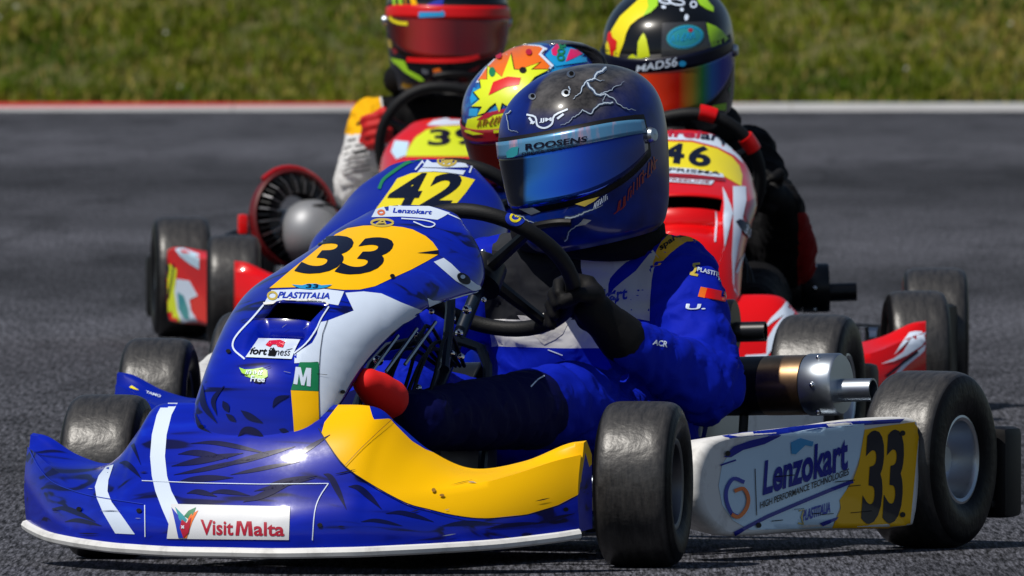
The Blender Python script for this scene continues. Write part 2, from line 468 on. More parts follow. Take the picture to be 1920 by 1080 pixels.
# ------------------------------------------------------------------ the setting
def asphalt_mat():
    m = mat('asphalt', (0.06, 0.06, 0.065), 0.85, spec=0.15)
    n = m.node_tree.nodes; l = m.node_tree.links; b = n['Principled BSDF']
    tc = n.new('ShaderNodeTexCoord')
    def nz(scale, st, detail=4, rough=0.6, dist=0.0):
        mp = n.new('ShaderNodeMapping'); mp.inputs['Scale'].default_value = st
        l.new(tc.outputs['Object'], mp.inputs[0])
        x = n.new('ShaderNodeTexNoise'); x.inputs['Scale'].default_value = scale; x.inputs['Detail'].default_value = detail
        x.inputs['Roughness'].default_value = rough; x.inputs['Distortion'].default_value = dist
        l.new(mp.outputs[0], x.inputs[0]); return x.outputs[0]
    def ramp(src, lo, hi, c0, c1):
        r_ = n.new('ShaderNodeValToRGB'); e = r_.color_ramp.elements
        e[0].position = lo; e[1].position = hi; e[0].color = (c0, c0, c0, 1); e[1].color = (c1, c1, c1, 1)
        l.new(src, r_.inputs[0]); return r_.outputs[0]
    def mul(a, c):
        x = n.new('ShaderNodeMix'); x.data_type = 'RGBA'; x.blend_type = 'MULTIPLY'; x.inputs[0].default_value = 1
        l.new(a, x.inputs[6]); l.new(c, x.inputs[7]); return x.outputs[2]
    base = n.new('ShaderNodeRGB'); base.outputs[0].default_value = (0.040, 0.041, 0.049, 1)
    band = ramp(nz(1, (0.05, 0.085, 1), 2), 0.34, 0.66, 0.55, 1.55)       # racing line: rubbered-in bands along the lap
    patch = ramp(nz(1, (0.9, 0.22, 1), 4), 0.3, 0.72, 0.75, 1.22)        # worn and patched areas
    blot = ramp(nz(1, (3.2, 0.30, 1), 5, 0.75), 0.36, 0.5, 0.66, 1.0)    # tyre pick-up and oil specks
    grain = ramp(nz(1, (125, 5.0, 1), 2, 0.75), 0.36, 0.64, 0.18, 2.3)     # aggregate, worn long by braking tyres
    chips = ramp(nz(1, (230, 9.5, 1), 2, 0.6), 0.36, 0.66, 0.55, 1.7)
    marks = ramp(nz(1, (2.4, 0.28, 1), 3, 0.6, 0.8), 0.36, 0.46, 0.66, 1.0)
    col = mul(mul(mul(mul(mul(mul(base.outputs[0], band), patch), blot), grain), chips), marks)
    l.new(col, b.inputs['Base Color'])
    bp = n.new('ShaderNodeBump'); bp.inputs['Strength'].default_value = 0.5; bp.inputs['Distance'].default_value = 0.003
    l.new(nz(1, (200, 40, 1), 3, 0.7), bp.inputs['Height']); l.new(bp.outputs[0], b.inputs['Normal'])
    return m

def sheet(name, x0, x1, ys, zs, m, nx=1):
    mb = MB(); rows = []
    for y, z in zip(ys, zs): rows.append([(x0 + (x1 - x0) * i / nx, y, z) for i in range(nx + 1)])
    mb.grid(rows); o = mb.build(name, m, smooth=False); return o

KERB_Y = 87.0
trk = sheet('track', -160, 160, [-60, 300], [0, 0], asphalt_mat()); trk['kind'] = 'structure'

def bank_z(y):
    t = max(0.0, y - (KERB_Y + 0.52))
    return 0.01 + min(t, 7.0) * 0.16 + max(0.0, t - 7.0) * 0.015
M['soil'] = mat('turf_soil', (0.05, 0.06, 0.006), 0.95, noise_col=((0.17, 0.15, 0.045), 0.9, 0.35, 0.75, (1, 1, 1)), bump=(3, 0.6, 0.1))
ys = [KERB_Y + 0.50, KERB_Y + 1.0] + [KERB_Y + 1 + k for k in range(1, 10)] + [KERB_Y + 60, 420, 1400]
g = sheet('ground', -500, 500, ys, [bank_z(y) + (0.0 if i else -0.05) for i, y in enumerate(ys)], M['soil'], 40); g['kind'] = 'structure'

# kerb: a low ramp, white in front, red behind; the red runs out to the right
M['kerb_white'] = mat('kerb_white_paint', (0.46, 0.46, 0.46), 0.7, noise_col=((0.20, 0.20, 0.20), 5, 0.5, 0.8, (0.6, 3, 1)))
M['kerb_red'] = mat('kerb_red_paint', (0.60, 0.012, 0.018), 0.7, noise_col=((0.30, 0.05, 0.05), 5, 0.5, 0.8, (0.6, 3, 1)))
def kerb_block(x0, x1, red0, red1):
    mb = MB(); y0, y1 = KERB_Y, KERB_Y + 0.50
    def prof(x, rd):
        ym = y1 - 0.50 * rd
        return [(x, y0, 0.0), (x, y0 + 0.03, 0.008), (x, max(y0 + 0.05, ym), 0.008 + 0.023 * (1 - rd)), (x, y1, 0.031), (x, y1 + 0.05, -0.05)]
    a = prof(x0 + 0.002, red0); b = prof(x1 - 0.002, red1)
    for i in range(4):
        mb.add([a[i], b[i], b[i + 1], a[i + 1]], [(0, 1, 2, 3)], 1 if (i == 2 and (red0 > 0.02)) else 0)
    mb.add(a, [(4, 3, 2, 1, 0)]); mb.add(b, [(0, 1, 2, 3, 4)])
    return mb
kerb = bpy.data.objects.new('kerb', None); COL.objects.link(kerb); kerb.location = (0, KERB_Y, 0); kerb['kind'] = 'structure'
xs = [-14.3 + 1.3 * k for k in range(23)]
for i in range(22):
    def red(x):
        return max(0.0, min(0.66, 0.66 - (x + 2.4) * 0.16)) if x < 0.2 else 0.0
    mb = kerb_block(xs[i], xs[i + 1], red(xs[i]), red(xs[i + 1]))
    mb.v = [v - Vector((0, KERB_Y, 0)) for v in mb.v]
    mb.build('kerb_block', [M['kerb_white'], M['kerb_red']], None, kerb, smooth=False)

# turf: blades in tufts, thin and dry in places
M['blade'] = mat('grass_blade', (0.042, 0.088, 0.003), 0.8, spec=0.08, noise_col=((0.165, 0.18, 0.011), 1.1, 0.35, 0.68, (1, 1, 1)))
M['blade_dry'] = mat('dry_grass_blade', (0.30, 0.235, 0.06), 0.8, spec=0.2)
M['clover'] = mat('white_clover', (0.55, 0.55, 0.5), 0.8)
def turf():
    mb = MB(); rnd = random.Random(3); v = []; f = []; fm = []
    for i in range(15000):
        x = rnd.uniform(-4.6, 4.6); y = KERB_Y + 0.53 + 5.4 * rnd.random() ** 1.3
        d = noise.noise(Vector((x * 0.8, y * 0.7, 0))) + 0.5 * noise.noise(Vector((x * 2.3, y * 1.9, 4)))
        tall = 0.042 + 0.045 * max(-0.6, d) + rnd.uniform(0, 0.025)
        dry = noise.noise(Vector((x * 1.1 + 9, y * 0.9, 2))) + 0.4 * noise.noise(Vector((x * 4, y * 3, 7)))
        z = bank_z(y) - 0.005
        for k in range(6):
            a = rnd.uniform(0, 6.283); bx = x + rnd.gauss(0, 0.022); by = y + rnd.gauss(0, 0.03)
            h = tall * rnd.uniform(0.5, 1.2); lean = rnd.uniform(0.1, 0.8) * h; wd = rnd.uniform(0.003, 0.006)
            dx = math.cos(a); dy = math.sin(a); px = -dy * wd; py = dx * wd; n = len(v)
            v += [(bx - px, by - py, z), (bx + px, by + py, z), (bx + dx * lean * .4 + px * .8, by + dy * lean * .4 + py * .8, z + h * .65),
                  (bx + dx * lean * .4 - px * .8, by + dy * lean * .4 - py * .8, z + h * .65), (bx + dx * lean, by + dy * lean, z + h)]
            f += [(n, n + 1, n + 2, n + 3), (n + 3, n + 2, n + 4)]
            q = 1 if rnd.random() < 0.10 + 0.55 * max(0, dry) else 0
            fm += [q, q]
        if rnd.random() < 0.005 and d > 0:
            n = len(v); r_ = 0.011
            v += [(x - r_, y, z + tall), (x, y - r_, z + tall + .004), (x + r_, y, z + tall), (x, y, z + tall + .016)]
            f += [(n, n + 1, n + 3), (n + 1, n + 2, n + 3), (n, n + 2, n + 1)]; fm += [2, 2, 2]
    o = obj('grass', v, f, [M['blade'], M['blade_dry'], M['clover']], smooth=False, fm=fm)
    o['kind'] = 'stuff'; o['label'] = 'green and dry turf on the bank behind the kerb'; o['category'] = 'grass'
turf()

# ------------------------------------------------------------------ go-kart
WB = 0.96; FT = 0.916; RT = 1.035; FR_, RR_ = 0.1275, 0.14

def make_wheel(th, name, c, rad, wd, steer=0.0, rimm=None):
    mb = MB()
    mb.lathe([(0.001, -wd * .42), (0.022, -wd * .42), (0.022, wd * .10), (0.012, wd * .12), (0.012, wd * .20), (0.001, wd * .20)], (0, 0, 0), (1, 0, 0), 16)
    for k in range(3):
        a = k * 2.094 + .4
        mb.lathe([(0.001, wd * .10), (0.006, wd * .10), (0.006, wd * .0)], (0, math.cos(a) * .034, math.sin(a) * .034), (1, 0, 0), 6)
    hub = mb.build(name, M['steel'], th, loc=c, rot=(0, 0, steer))
    side = [(0.0665, .40), (0.078, .465), (0.092, .495), (0.105, .50), (rad - .018, .485), (rad - .009, .455), (rad - .004, .41), (rad - .001, .34), (rad, .24), (rad, .12)]
    prof = side + [(rad + .0004, 0)] + [(r_, -t) for r_, t in reversed(side)]
    prof = [(p[0], p[1]) for p in catmull([(r_, t * wd, 0) for r_, t in prof], 2)]
    prof += [(0.062, -wd * .36), (0.062, wd * .36)]
    mb = MB(); mb.lathe(prof, (0, 0, 0), (1, 0, 0), 64, closed=True)
    mb.build('tyre', M['tyre_front'] if rad < .135 else M['tyre_rear'], th, hub, loc=(0, 0, 0), angle=60)
    mb = MB()
    o_ = [(0.020, .02), (0.05, .03), (0.058, .10), (0.060, .36), (0.062, .41), (0.067, .43), (0.0705, .425), (0.0705, .36), (0.064, .34)]
    pr = o_ + [(r_, -t) for r_, t in reversed(o_)]
    mb.lathe([(r_, t * wd) for r_, t in pr], (0, 0, 0), (1, 0, 0), 48, closed=True)
    for k in range(3):                                   # valve and spoke bosses
        a = k * 2.094 + .4
        mb.lathe([(0.001, wd * .08), (0.010, wd * .08), (0.011, wd * .0)], (0, math.cos(a) * .040, math.sin(a) * .040), (1, 0, 0), 10)
    mb.build('rim', rimm or M['rim'], th, hub, loc=(0, 0, 0))
    return hub

FAIR = [  # |x|: lip(y,z) crease(y,z) top(y,z)
    (0.000, (-.530, .035), (-.515, .105), (-.400, .252)),
    (0.090, (-.526, .035), (-.510, .108), (-.400, .252)),
    (0.180, (-.500, .037), (-.482, .118), (-.392, .250)),
    (0.215, (-.484, .038), (-.464, .120), (-.375, .222)),
    (0.255, (-.462, .040), (-.440, .122), (-.345, .182)),
    (0.310, (-.425, .043), (-.398, .128), (-.312, .155)),
    (0.380, (-.365, .048), (-.342, .146), (-.278, .166)),
    (0.440, (-.300, .056), (-.290, .170), (-.256, .192)),
    (0.472, (-.262, .062), (-.258, .180), (-.248, .198)),
]
def fair_curve(zs=1.0, ws=1.0):
    full = [(-a, *r_) for a, *r_ in reversed(FAIR[1:])] + [(a, *r_) for a, *r_ in FAIR]
    P = [[(x * ws, q[0], q[1] * zs) for (x, *rest) in full for q in [rest[k]]] for k in range(3)]
    return [catmull(p, 9) for p in P]

def make_fairing(th, base, lip_mat, dx=0.0):
    lip, cre, top = fair_curve()
    rows = [[] for _ in range(20)]
    for a, b, c in zip(lip, cre, top):
        mid = abs(a.x) / .472
        sc = max(0.0, (mid - .5) * 2) * .012                        # scooped upper face towards the ends
        def L(p, q, t): return p * (1 - t) + q * t
        front = [L(a, b, t) + Vector((0, -0.010 * math.sin(math.pi * t), 0)) for t in (0, .15, .3, .45, .6, .75, .88)]
        up = [L(b, c, t) + Vector((0, -.010 * (1 - mid) * math.sin(math.pi * t), (.024 * (1 - mid) - sc) * math.sin(math.pi * t))) for t in (0, .1, .2, .3, .45, .6, .75, .88, 1)]
        back = [c + Vector((0, .010, .003)), c + Vector((0, .018, -.006)), L(c, b, .6) + Vector((0, .035, -.008)), a + Vector((0, .045, .004))]
        for k, p in enumerate(front + up + back): rows[k].append(p + Vector((dx, 0, 0)))
    mb = MB(); mb.grid(rows, flip=True)
    for j in (0, len(rows[0]) - 1):
        ring = [r_[j] for r_ in rows]; mb.add(ring, [tuple(range(len(ring))) if j else tuple(reversed(range(len(ring))))])
    o = mb.build('front_fairing', base, th, angle=50)
    mb = MB(); mb.tube([p + Vector((dx, -.002, -.003)) for p in lip], 0.008, 8)
    mb.build('lip', lip_mat, th, o)
    return o

NOSE = [  # crown(y,z) / edge(halfwidth,y,z)
    (-.462, .192, .100, -.432, .212), (-.458, .25, .115, -.400, .235), (-.442, .306, .120, -.352, .268), (-.385, .368, .126, -.290, .318),
    (-.310, .410, .140, -.212, .364), (-.210, .447, .154, -.125, .400), (-.110, .479, .158, -.030, .412), (.0, .512, .157, .052, .424),
    (.080, .537, .140, .098, .466), (.130, .552, .085, .134, .528)]
def make_nose(th, base, zs=1.0, ws=1.0, dx=0.0, scoop=(2.2, 3.35, 4.0, 0.10, 0.24, 0.030), name='nose_panel'):
    A = catmull([(c[0], c[1], 0) for c in NOSE], 8); B = catmull([(c[2], c[3], c[4]) for c in NOSE], 8)
    NT = 48; rows = []
    for i, (a, b) in enumerate(zip(A, B)):
        s = i / 8; row = []
        for j in range(NT + 1):
            t = -1 + 2 * j / NT; q = abs(t); x = math.sin(q * math.pi / 2); k = 1 - math.cos(q * math.pi / 2)
            k = k * .75 + .25 * q * q
            row.append(Vector((math.copysign(b.x * x, t) * ws + dx, a.x + (b.y - a.x) * k, (a.y + (b.z - a.y) * k) * zs)))
        rows.append(row)
    hole = set(); duct = None
    if scoop:
        s0, sh, s1, tc_, th_, dep = scoop
        def sm(x): x = max(0, min(1, x)); return x * x * (3 - 2 * x)
        R2 = [list(r_) for r_ in rows]; duct = []; top0 = [list(r_) for r_ in rows]
        for i in range(1, len(rows) - 1):
            s = i / 8; drow = []
            for j in range(1, NT):
                t = -1 + 2 * j / NT; e = (th_ - abs(t - tc_)) / .05
                du = rows[i][j + 1] - rows[i][j - 1]; dv = rows[i + 1][j] - rows[i - 1][j]
                nn = du.cross(dv).normalized()
                if s0 <= s <= s1 and e > 0:
                    if s <= sh + .01: R2[i][j] = rows[i][j] - nn * dep * sm(e) * sm((s - s0) / (sh - s0))
                    if sh - .01 <= s < s1 and abs(t - tc_) < th_ - .03: hole.add((i, j))
                if sh - .01 <= s <= s1 + .01 and abs(t - tc_) < th_ + .06: drow.append(j)
            if drow: duct.append((i, drow))
        rows = R2
    mb = MB(); k_ = NT + 1
    mb.v = [p for r_ in rows for p in r_]
    for i in range(len(rows) - 1):
        for j in range(NT):
            if (i, j) in hole and (i, j + 1) in hole: continue
            mb.f.append((i * k_ + j, i * k_ + j + 1, (i + 1) * k_ + j + 1, (i + 1) * k_ + j)); mb.fm.append(0)
    o = mb.build(name, base, th, angle=65)
    md = o.modifiers.new('thickness', 'SOLIDIFY'); md.thickness = 0.004; md.offset = -1
    if duct:
        (ib, js), (it, _) = duct[0], duct[-1]; B = Vector((0, .13, -.01)); m2 = MB()
        lo = [rows[ib][j] - Vector((0, -.004, .012)) for j in js]; hi = [top0[it + 1][j] + Vector((0, .004, -.003)) for j in js]
        m2.grid([lo, [p + B for p in lo], [p + B for p in hi], hi])
        for k in (0, -1): m2.add([lo[k], lo[k] + B, hi[k] + B, hi[k]], [(0, 1, 2, 3)])
        m2.build('intake_duct', M['lining'], th, o)
    return o

POD = [(.19, .10), (.188, .13), (.198, .163), (.235, .19), (.35, .20), (.6, .213), (.80, .212), (.832, .19), (.835, .12), (.822, .05), (.79, .038), (.6, .036), (.30, .036), (.24, .05), (.205, .075)]
def make_pod(th, side, base, top_m=None):
    c = [Vector((p[0], p[1])) for p in catmull([(a, b, 0) for a, b in POD + POD[:1]], 4)[:-1]]
    cen = Vector((.51, .122)); mb = MB(); rows = []
    def xo(y): return .462 + (y - .19) * .155
    for inset, dx in ((.045, -.085), (.030, -.075), (.006, -.022), (.004, -.008), (.012, -.001), (.020, 0.0)):
        row = []
        for p in c:
            d = (cen - p); q = p + d.normalized() * inset
            row.append(Vector((side * (xo(q.x) + dx), q.x, q.y)))
        rows.append(row)
    mb.grid(rows, close_u=True, flip=(side < 0))
    n = len(c); last = rows[-1]
    # outer face filled with rows of cells so it takes a slight hollow
    inner = [rows[-1]]
    for k in (.75, .5, .25):
        row = []
        for p in last:
            q = Vector((side * xo(cen.x), cen.x, cen.y)).lerp(p, k); q.x = side * (xo(q.y) - .006 * (1 - k)); row.append(q)
        inner.append(row)
    mb.grid(inner, close_u=True, flip=(side < 0))
    cpt = Vector((side * (xo(cen.x) - .006), cen.x, cen.y))
    mb.add(inner[-1] + [cpt], [((i, (i + 1) % n, n) if side > 0 else ((i + 1) % n, i, n)) for i in range(n)])
    return mb.build('side_pod', base, th, angle=55)

def make_steering(th, c, tilt, ang, rim_m, rad=.146, tape=None):
    c = Vector(c); mt = Matrix.Translation(c) @ Matrix.Rotation(R(90 - tilt), 4, 'X') @ Matrix.Rotation(ang, 4, 'Y')
    # wheel lies in its own x-z plane, facing the driver along +y
    mb = MB(); pts = []
    for k in range(48):
        a = 2 * math.pi * k / 48
        fl = 0.86 if math.sin(a) > 0.80 else 1.0
        pts.append(mt @ Vector((math.cos(a) * rad, 0, math.sin(a) * rad * (1 - .05 * max(0, math.sin(a)) ** 6))))
    mb.tube(pts, .0125, 12, closed=True)
    o = mb.build('steering_wheel', rim_m, th)
    mb = MB()
    for a in (R(15), R(165), R(270)):
        e = Vector((math.cos(a), 0, math.sin(a)))
        mb.tube([mt @ (e * .02 + Vector((0, -.008, 0))), mt @ (e * (rad - .006))], [.012, .009], 8)
    mb.lathe([(.001, -.03), (.036, -.028), (.036, .012), (.03, .018), (.001, .018)], mt @ Vector((0, -.005, 0)), mt.to_3x3() @ Vector((0, 1, 0)), 20)
    mb.build('spokes', M['black_metal'], th, o)
    for k in range(6):
        a = k * math.pi / 3; mb = MB()
        mb.sphere(mt @ Vector((math.cos(a) * .024, .016, math.sin(a) * .024)), .005, 8, 5)
        mb.build('bolt', M['bolt'], th, o)
    if tape:
        for a in tape:
            mb = MB(); pp = [mt @ Vector((math.cos(a + d) * rad, 0, math.sin(a + d) * rad)) for d in (-.11, -.05, 0, .05, .11)]
            mb.tube(pp, .0165, 12)
            mb.build('grip_tape', M['red'], th, o)
    return o

def make_engine(th, c):
    """air-cooled two-stroke: crankcase, finned barrel facing forward, dished head, red cowl ring"""
    c = Vector(c); ax = Vector((.50, -.85, .14)).normalized()
    mb = MB(); mb.box(c + Vector((0, .14, -.06)), (.13, .13, .16), .015); mb.lathe([(.001, -.09), (.05, -.09), (.05, .09), (.001, .09)], c + Vector((0, .14, -.08)), (1, 0, 0), 24)
    o = mb.build('engine', M['black_metal'], th)
    mb = MB(); mb.lathe([(.104, .016), (.113, .014), (.116, .004), (.116, -.010), (.112, -.014), (.107, -.010), (.106, .004)], c, -ax, 56, closed=True)
    mb.build('cowl_ring', M['cowl_red'], th, o)
    u = ax.orthogonal().normalized(); w_ = ax.cross(u)
    nf = 40
    fin0 = None
    for k in range(nf):
        a = 2 * math.pi * k / nf; e = (u * math.cos(a) + w_ * math.sin(a)); t = ax.cross(e)
        mb = MB(); q = []
        for (r_, al) in ((.055, -.005), (.104, -.012), (.104, .014), (.088, .030), (.058, .034)):
            for sgn in (-1, 1): q.append(c + e * r_ + ax * al + t * (.0016 * sgn))
        mb.add(q, [(0, 2, 4, 6, 8), (9, 7, 5, 3, 1), (0, 1, 3, 2), (2, 3, 5, 4), (4, 5, 7, 6), (6, 7, 9, 8), (8, 9, 1, 0)])
        mb.build('cooling_fin', M['black_metal'] if k % 2 else M['engine'], th, o, smooth=False)
    mb = MB(); mb.lathe([(.104, -.03), (.10, -.02), (.06, -.01)], c, ax, 40); mb.build('barrel', M['black_metal'], th, o)
    dc = c + ax * .030 + Vector((.028, 0, -.035))
    mb = MB(); mb.lathe([(.001, .066), (.020, .064), (.044, .056), (.064, .038), (.076, .014), (.078, -.01), (.074, -.03), (.05, -.04)], dc, ax, 40)
    mb.build('intake_dome', M['dome'], th, o)
    mb = MB(); pp = []
    for k in range(9):
        a = R(205) - k * R(16); e = (u * math.cos(a) + w_ * math.sin(a)); pp.append(dc + Vector((math.cos(R(20 + k * 17)) * .066, 0, math.sin(R(20 + k * 17)) * .060)) + ax * .042)
    mb.tube(pp, .0035, 6); mb.build('clamp_band', M['black'], th, o)
    # red lead running round the cowl
    mb = MB(); pp = [c + (u * math.cos(R(a)) + w_ * math.sin(R(a))) * .121 for a in range(70, 290, 20)]
    mb.tube(pp, .006, 8, smooth=2); mb.build('ignition_lead', M['tube_red'], th, o)
    mb = MB(); mb.box(c + Vector((-.118, -.03, -.01)), (.022, .04, .045), .006); mb.build('coil', M['red'], th, o)
    return o

def make_kart(th, base_fair, base_nose, base_pod, lip_m, steer, st_ang, nose_kw={}, fair_dx=0.0, st=(0, .335, .437, 52), rim_m=None, pod_r=None, tape=None, silencer_m=None, gold=False, cowl=False, sil_dx=-.045, sil_z=.245):
    P = {}
    rm = rim_m or M['rim']
    P['wFL'] = make_wheel(th, 'front_wheel', (FT / 2, 0, FR_), FR_, .122, steer, M['engine'])
    P['wFR'] = make_wheel(th, 'front_wheel', (-FT / 2, 0, FR_), FR_, .122, steer, M['engine'])
    P['wRL'] = make_wheel(th, 'rear_wheel', (RT / 2, WB, RR_), RR_, .132, 0, rm)
    P['wRR'] = make_wheel(th, 'rear_wheel', (-RT / 2, WB, RR_), RR_, .132, 0, rm)
    # frame
    mb = MB(); z = .055
    for s in (-1, 1):
        mb.tube([(s * .12, -.26, z), (s * .19, -.20, z), (s * .21, -.05, z), (s * .23, .25, z), (s * .31, .50, z), (s * .33, .80, z), (s * .33, 1.06, z)], .014, 10, smooth=4)
        mb.tube([(s * .21, -.02, z), (s * .31, .0, z + .02), (s * .36, 0, FR_)], .013, 8, smooth=3)
        mb.tube([(s * .30, .30, z), (s * .42, .30, z + .03), (s * .45, .40, z + .05), (s * .45, .70, z + .05), (s * .40, .76, z + .03), (s * .33, .76, z)], .010, 8, smooth=3)
        mb.box((s * .30, WB, .11), (.03, .09, .13), .006)
    mb.tube([(-.12, -.26, z), (0, -.275, z), (.12, -.26, z)], .014, 10, smooth=4)
    for y in (.12, .52, .88): mb.tube([(-.3, y, z - .002), (.3, y, z - .002)], .013, 8)
    mb.tube([(-.2, -.22, z), (-.2, -.36, z + .02), (-.16, -.40, z + .03), (.16, -.40, z + .03), (.2, -.36, z + .02), (.2, -.22, z)], .010, 8, smooth=3)
    mb.tube([(-.16, -.24, z), (-.16, -.34, .17), (.16, -.34, .17), (.16, -.24, z)], .009, 8, smooth=3)
    P['frame'] = mb.build('frame', M['frame'], th)
    mb = MB(); mb.box((0, .12, .036), (.44, .70, .004), .001); mb.build('floor_tray', M['alloy_tray'], th)
    mb = MB(); mb.tube([(-RT / 2 - .03, WB, RR_), (RT / 2 + .03, WB, RR_)], .020, 16); P['axle'] = mb.build('rear_axle', M['steel'], th)
    mb = MB(); mb.lathe([(.03, -.004), (.085, -.004), (.085, .004), (.03, .004)], (.16, WB, RR_), (1, 0, 0), 32, closed=True); mb.build('brake_disc', M['steel'], th)
    mb = MB(); mb.lathe([(.03, -.003), (.095, -.003), (.095, .003), (.03, .003)], (-.22, WB, RR_), (1, 0, 0), 40, closed=True); mb.build('sprocket', M['black_metal'], th)
    for s in (-1, 1):
        mb = MB(); mb.tube([(s * .355, 0, .085), (s * .355, 0, .175)], .012, 12)
        mb.tube([(s * .355, 0, FR_), (s * (FT / 2), 0, FR_)], .0125, 12)
        mb.lathe([(.001, 0), (.011, 0), (.011, .012), (.001, .012)], (s * .355, 0, .172), (0, 0, 1), 6)
        mb.tube([(s * .355, .0, .11), (s * .32, .09, .11)], .009, 8)
        mb.build('stub_axle', M['steel'], th)
        mb = MB(); mb.tube([(s * .32, .09, .11), (s * .03, .10, .14)], .007, 8); mb.sphere((s * .32, .09, .11), .013); mb.sphere((s * .03, .10, .14), .013)
        mb.build('tie_rod', M['black_metal'], th)
    stc = Vector(st[:3])
    mb = MB(); mb.tube([(stc.x * .3, .05, .10), stc + Vector((0, .0, -.01))], .011, 10)
    mb.tube([(-.13, .10, .06), (-.10, .20, .30), (-.03, .24, .34)], .008, 8, smooth=3); mb.tube([(.13, .10, .06), (.10, .20, .30), (.03, .24, .34)], .008, 8, smooth=3)
    mb.tube([(-.12, .0, .30), (-.05, .17, .42), (0, .20, .44), (.05, .17, .42), (.12, .0, .30)], .008, 8, smooth=3)
    P['column'] = mb.build('steering_column', M['frame'], th)
    P['wheel'] = make_steering(th, stc, st[3], st_ang, M['grip'], tape=tape)
    # small bright hardware on the column supports
    rnd = random.Random(5)
    for k in range(16):
        mb = MB(); mb.sphere((rnd.uniform(.0, .13), rnd.uniform(-.05, .24), rnd.uniform(.27, .42)), rnd.uniform(.004, .008), 8, 6)
        mb.build('fastener', M['bolt'], th)
    for k in range(7):
        x = .03 + .015 * k; mb = MB()
        mb.tube([(x, -.20, .10), (x + .02, -.1, .26 + .02 * (k % 3)), (x * .8, .06, .33 + .012 * (k % 4)), (x * .5, .2, .30)], .0032, 6, smooth=4)
        mb.build('cable', M['black'], th)
    for k in range(4):
        mb = MB(); mb.tube([(.05 + .018 * k, -.20 + .03 * k, .28 + .01 * k), (.07 + .018 * k, -.13 + .03 * k, .345 + .01 * k)], .003, 6)
        mb.build('wire_clip', M['steel'], th)
    for s in (-1, 1):
        mb = MB(); mb.tube([(s * .06, -.20, .06), (s * .11, -.21, .06), (s * .11, -.225, .22), (s * .07, -.225, .23)], .007, 8, smooth=3)
        mb.build('pedal', M['steel'], th)
    mb = MB(); mb.tube([(.135, -.19, .245), (.20, .30, .232)], .004, 6)
    n = 26
    for k in range(n):
        t = k / n * .55 + .05; c_ = Vector((.135, -.19, .245)).lerp(Vector((.20, .30, .232)), t)
        mb.lathe([(.0085, -.002), (.0105, 0), (.0085, .002)], c_, (.065, .49, -.013), 10)
    mb.build('brake_rod', M['frame'], th)
    mb = MB(); mb.box((0, .20, .12), (.15, .22, .15), .03); mb.lathe([(.001, 0), (.03, 0), (.03, .025), (.001, .025)], (0, .17, .19), (0, 0, 1), 16)
    mb.build('fuel_tank', M['alloy_tray'], th)
    # bucket seat
    rows = []
    for i in range(13):
        t = i / 12; a = t * 1.9
        y = .56 + .30 * t + (.06 * t * t); zz = .045 + .30 * max(0, t - .35) ** 1.25 * 1.35
        wd = .17 + .02 * math.sin(t * 3); hgt = .10 + .02 * math.sin(t * math.pi) - .05 * t
        row = []
        for j in range(13):
            q = -1 + j / 6; row.append((wd * math.sin(q * 1.45), y - .10 * (abs(q) ** 3) * t, zz + hgt * (abs(q) ** 2.6)))
        rows.append(row)
    mb = MB(); mb.grid(rows); so_ = mb.build('seat', M['seat'], th); md = so_.modifiers.new('thickness', 'SOLIDIFY'); md.thickness = .006
    # exhaust silencer across the back, left end out
    sm = silencer_m or M['black_metal']
    ex = Vector((sil_dx, .95, sil_z)); mb = MB()
    mb.lathe([(.001, -.30), (.036, -.30), (.047, -.285), (.047, .285), (.001, .285)], ex, (1, 0, .03), 32)
    for x in (-.2, .10): mb.lathe([(.050, -.011), (.052, 0), (.050, .011)], ex + Vector((x, 0, x * .03)), (1, 0, .03), 32)
    P['sil'] = mb.build('silencer', sm, th)
    mb = MB(); mb.lathe([(.0474, .286), (.0478, .31), (.0478, .358)], ex, (1, 0, .03), 32)
    mb.build('heat_band', M['brass'] if gold else sm, th, P['sil'])
    mb = MB(); mb.lathe([(.0474, .359), (.0495, .362), (.0495, .411), (.047, .415), (.012, .416), (.001, .416)], ex, (1, 0, .03), 32)
    mb.build('end_cap', M['steel'] if gold else sm, th, P['sil'])
    mb = MB(); mb.lathe([(.001, .415), (.0185, .415), (.0185, .470), (.0155, .470), (.0155, .43)], ex + Vector((0, 0, -.010)), (1, 0, .03), 20)
    mb.build('tailpipe', M['steel'] if gold else sm, th, P['sil'])
    for k in range(5):
        mb = MB(); a = R(60 * k - 60); mb.sphere(ex + Vector((.385, math.cos(a) * .0495 * -1, math.sin(a) * .0495 + .012)), .005, 8, 5)
        mb.build('rivet', M['bolt'], th, P['sil'])
    mb = MB(); mb.tube([(-.30 + sil_dx, .95, .236), (-.40, .93, .22), (-.43, .87, .20), (-.38, .75, .20)], .026, 12, smooth=4); mb.build('exhaust_pipe', M['black_metal'], th)
    for x in (-.02, .20):
        mb = MB(); mb.tube([(x, .95, .21), (x, .93, .06)], .008, 8); mb.build('exhaust_bracket', M['black_metal'], th)
    if cowl: make_engine(th, (-.285, .55, .280))
    else:
        mb = MB(); mb.box((-.33, .66, .16), (.13, .15, .17), .02); mb.lathe([(.001, -.08), (.05, -.08), (.05, .08), (.001, .08)], (-.33, .68, .12), (1, 0, 0), 24)
        for k in range(5): mb.box((-.33, .55 - .012 * k, .20), (.13, .005, .12), .002)
        mb.build('engine', M['black_metal'], th)
    # rear plastic bumper
    mb = MB(); mb.tube([(-.50, 1.15, .12), (-.3, 1.17, .13), (.3, 1.17, .13), (.50, 1.15, .12)], .035, 10, smooth=4)
    for s in (-1, 1):
        mb.box((s * .545, 1.14, .115), (.085, .07, .145), .014)
        mb.box((s * .545, 1.10, .165), (.05, .02, .012), .003); mb.box((s * .545, 1.10, .065), (.05, .02, .012), .003)
        mb.tube([(s * .28, 1.05, .055), (s * .28, 1.15, .12)], .010, 8)
    P['rb'] = mb.build('rear_bumper', M['black'], th)
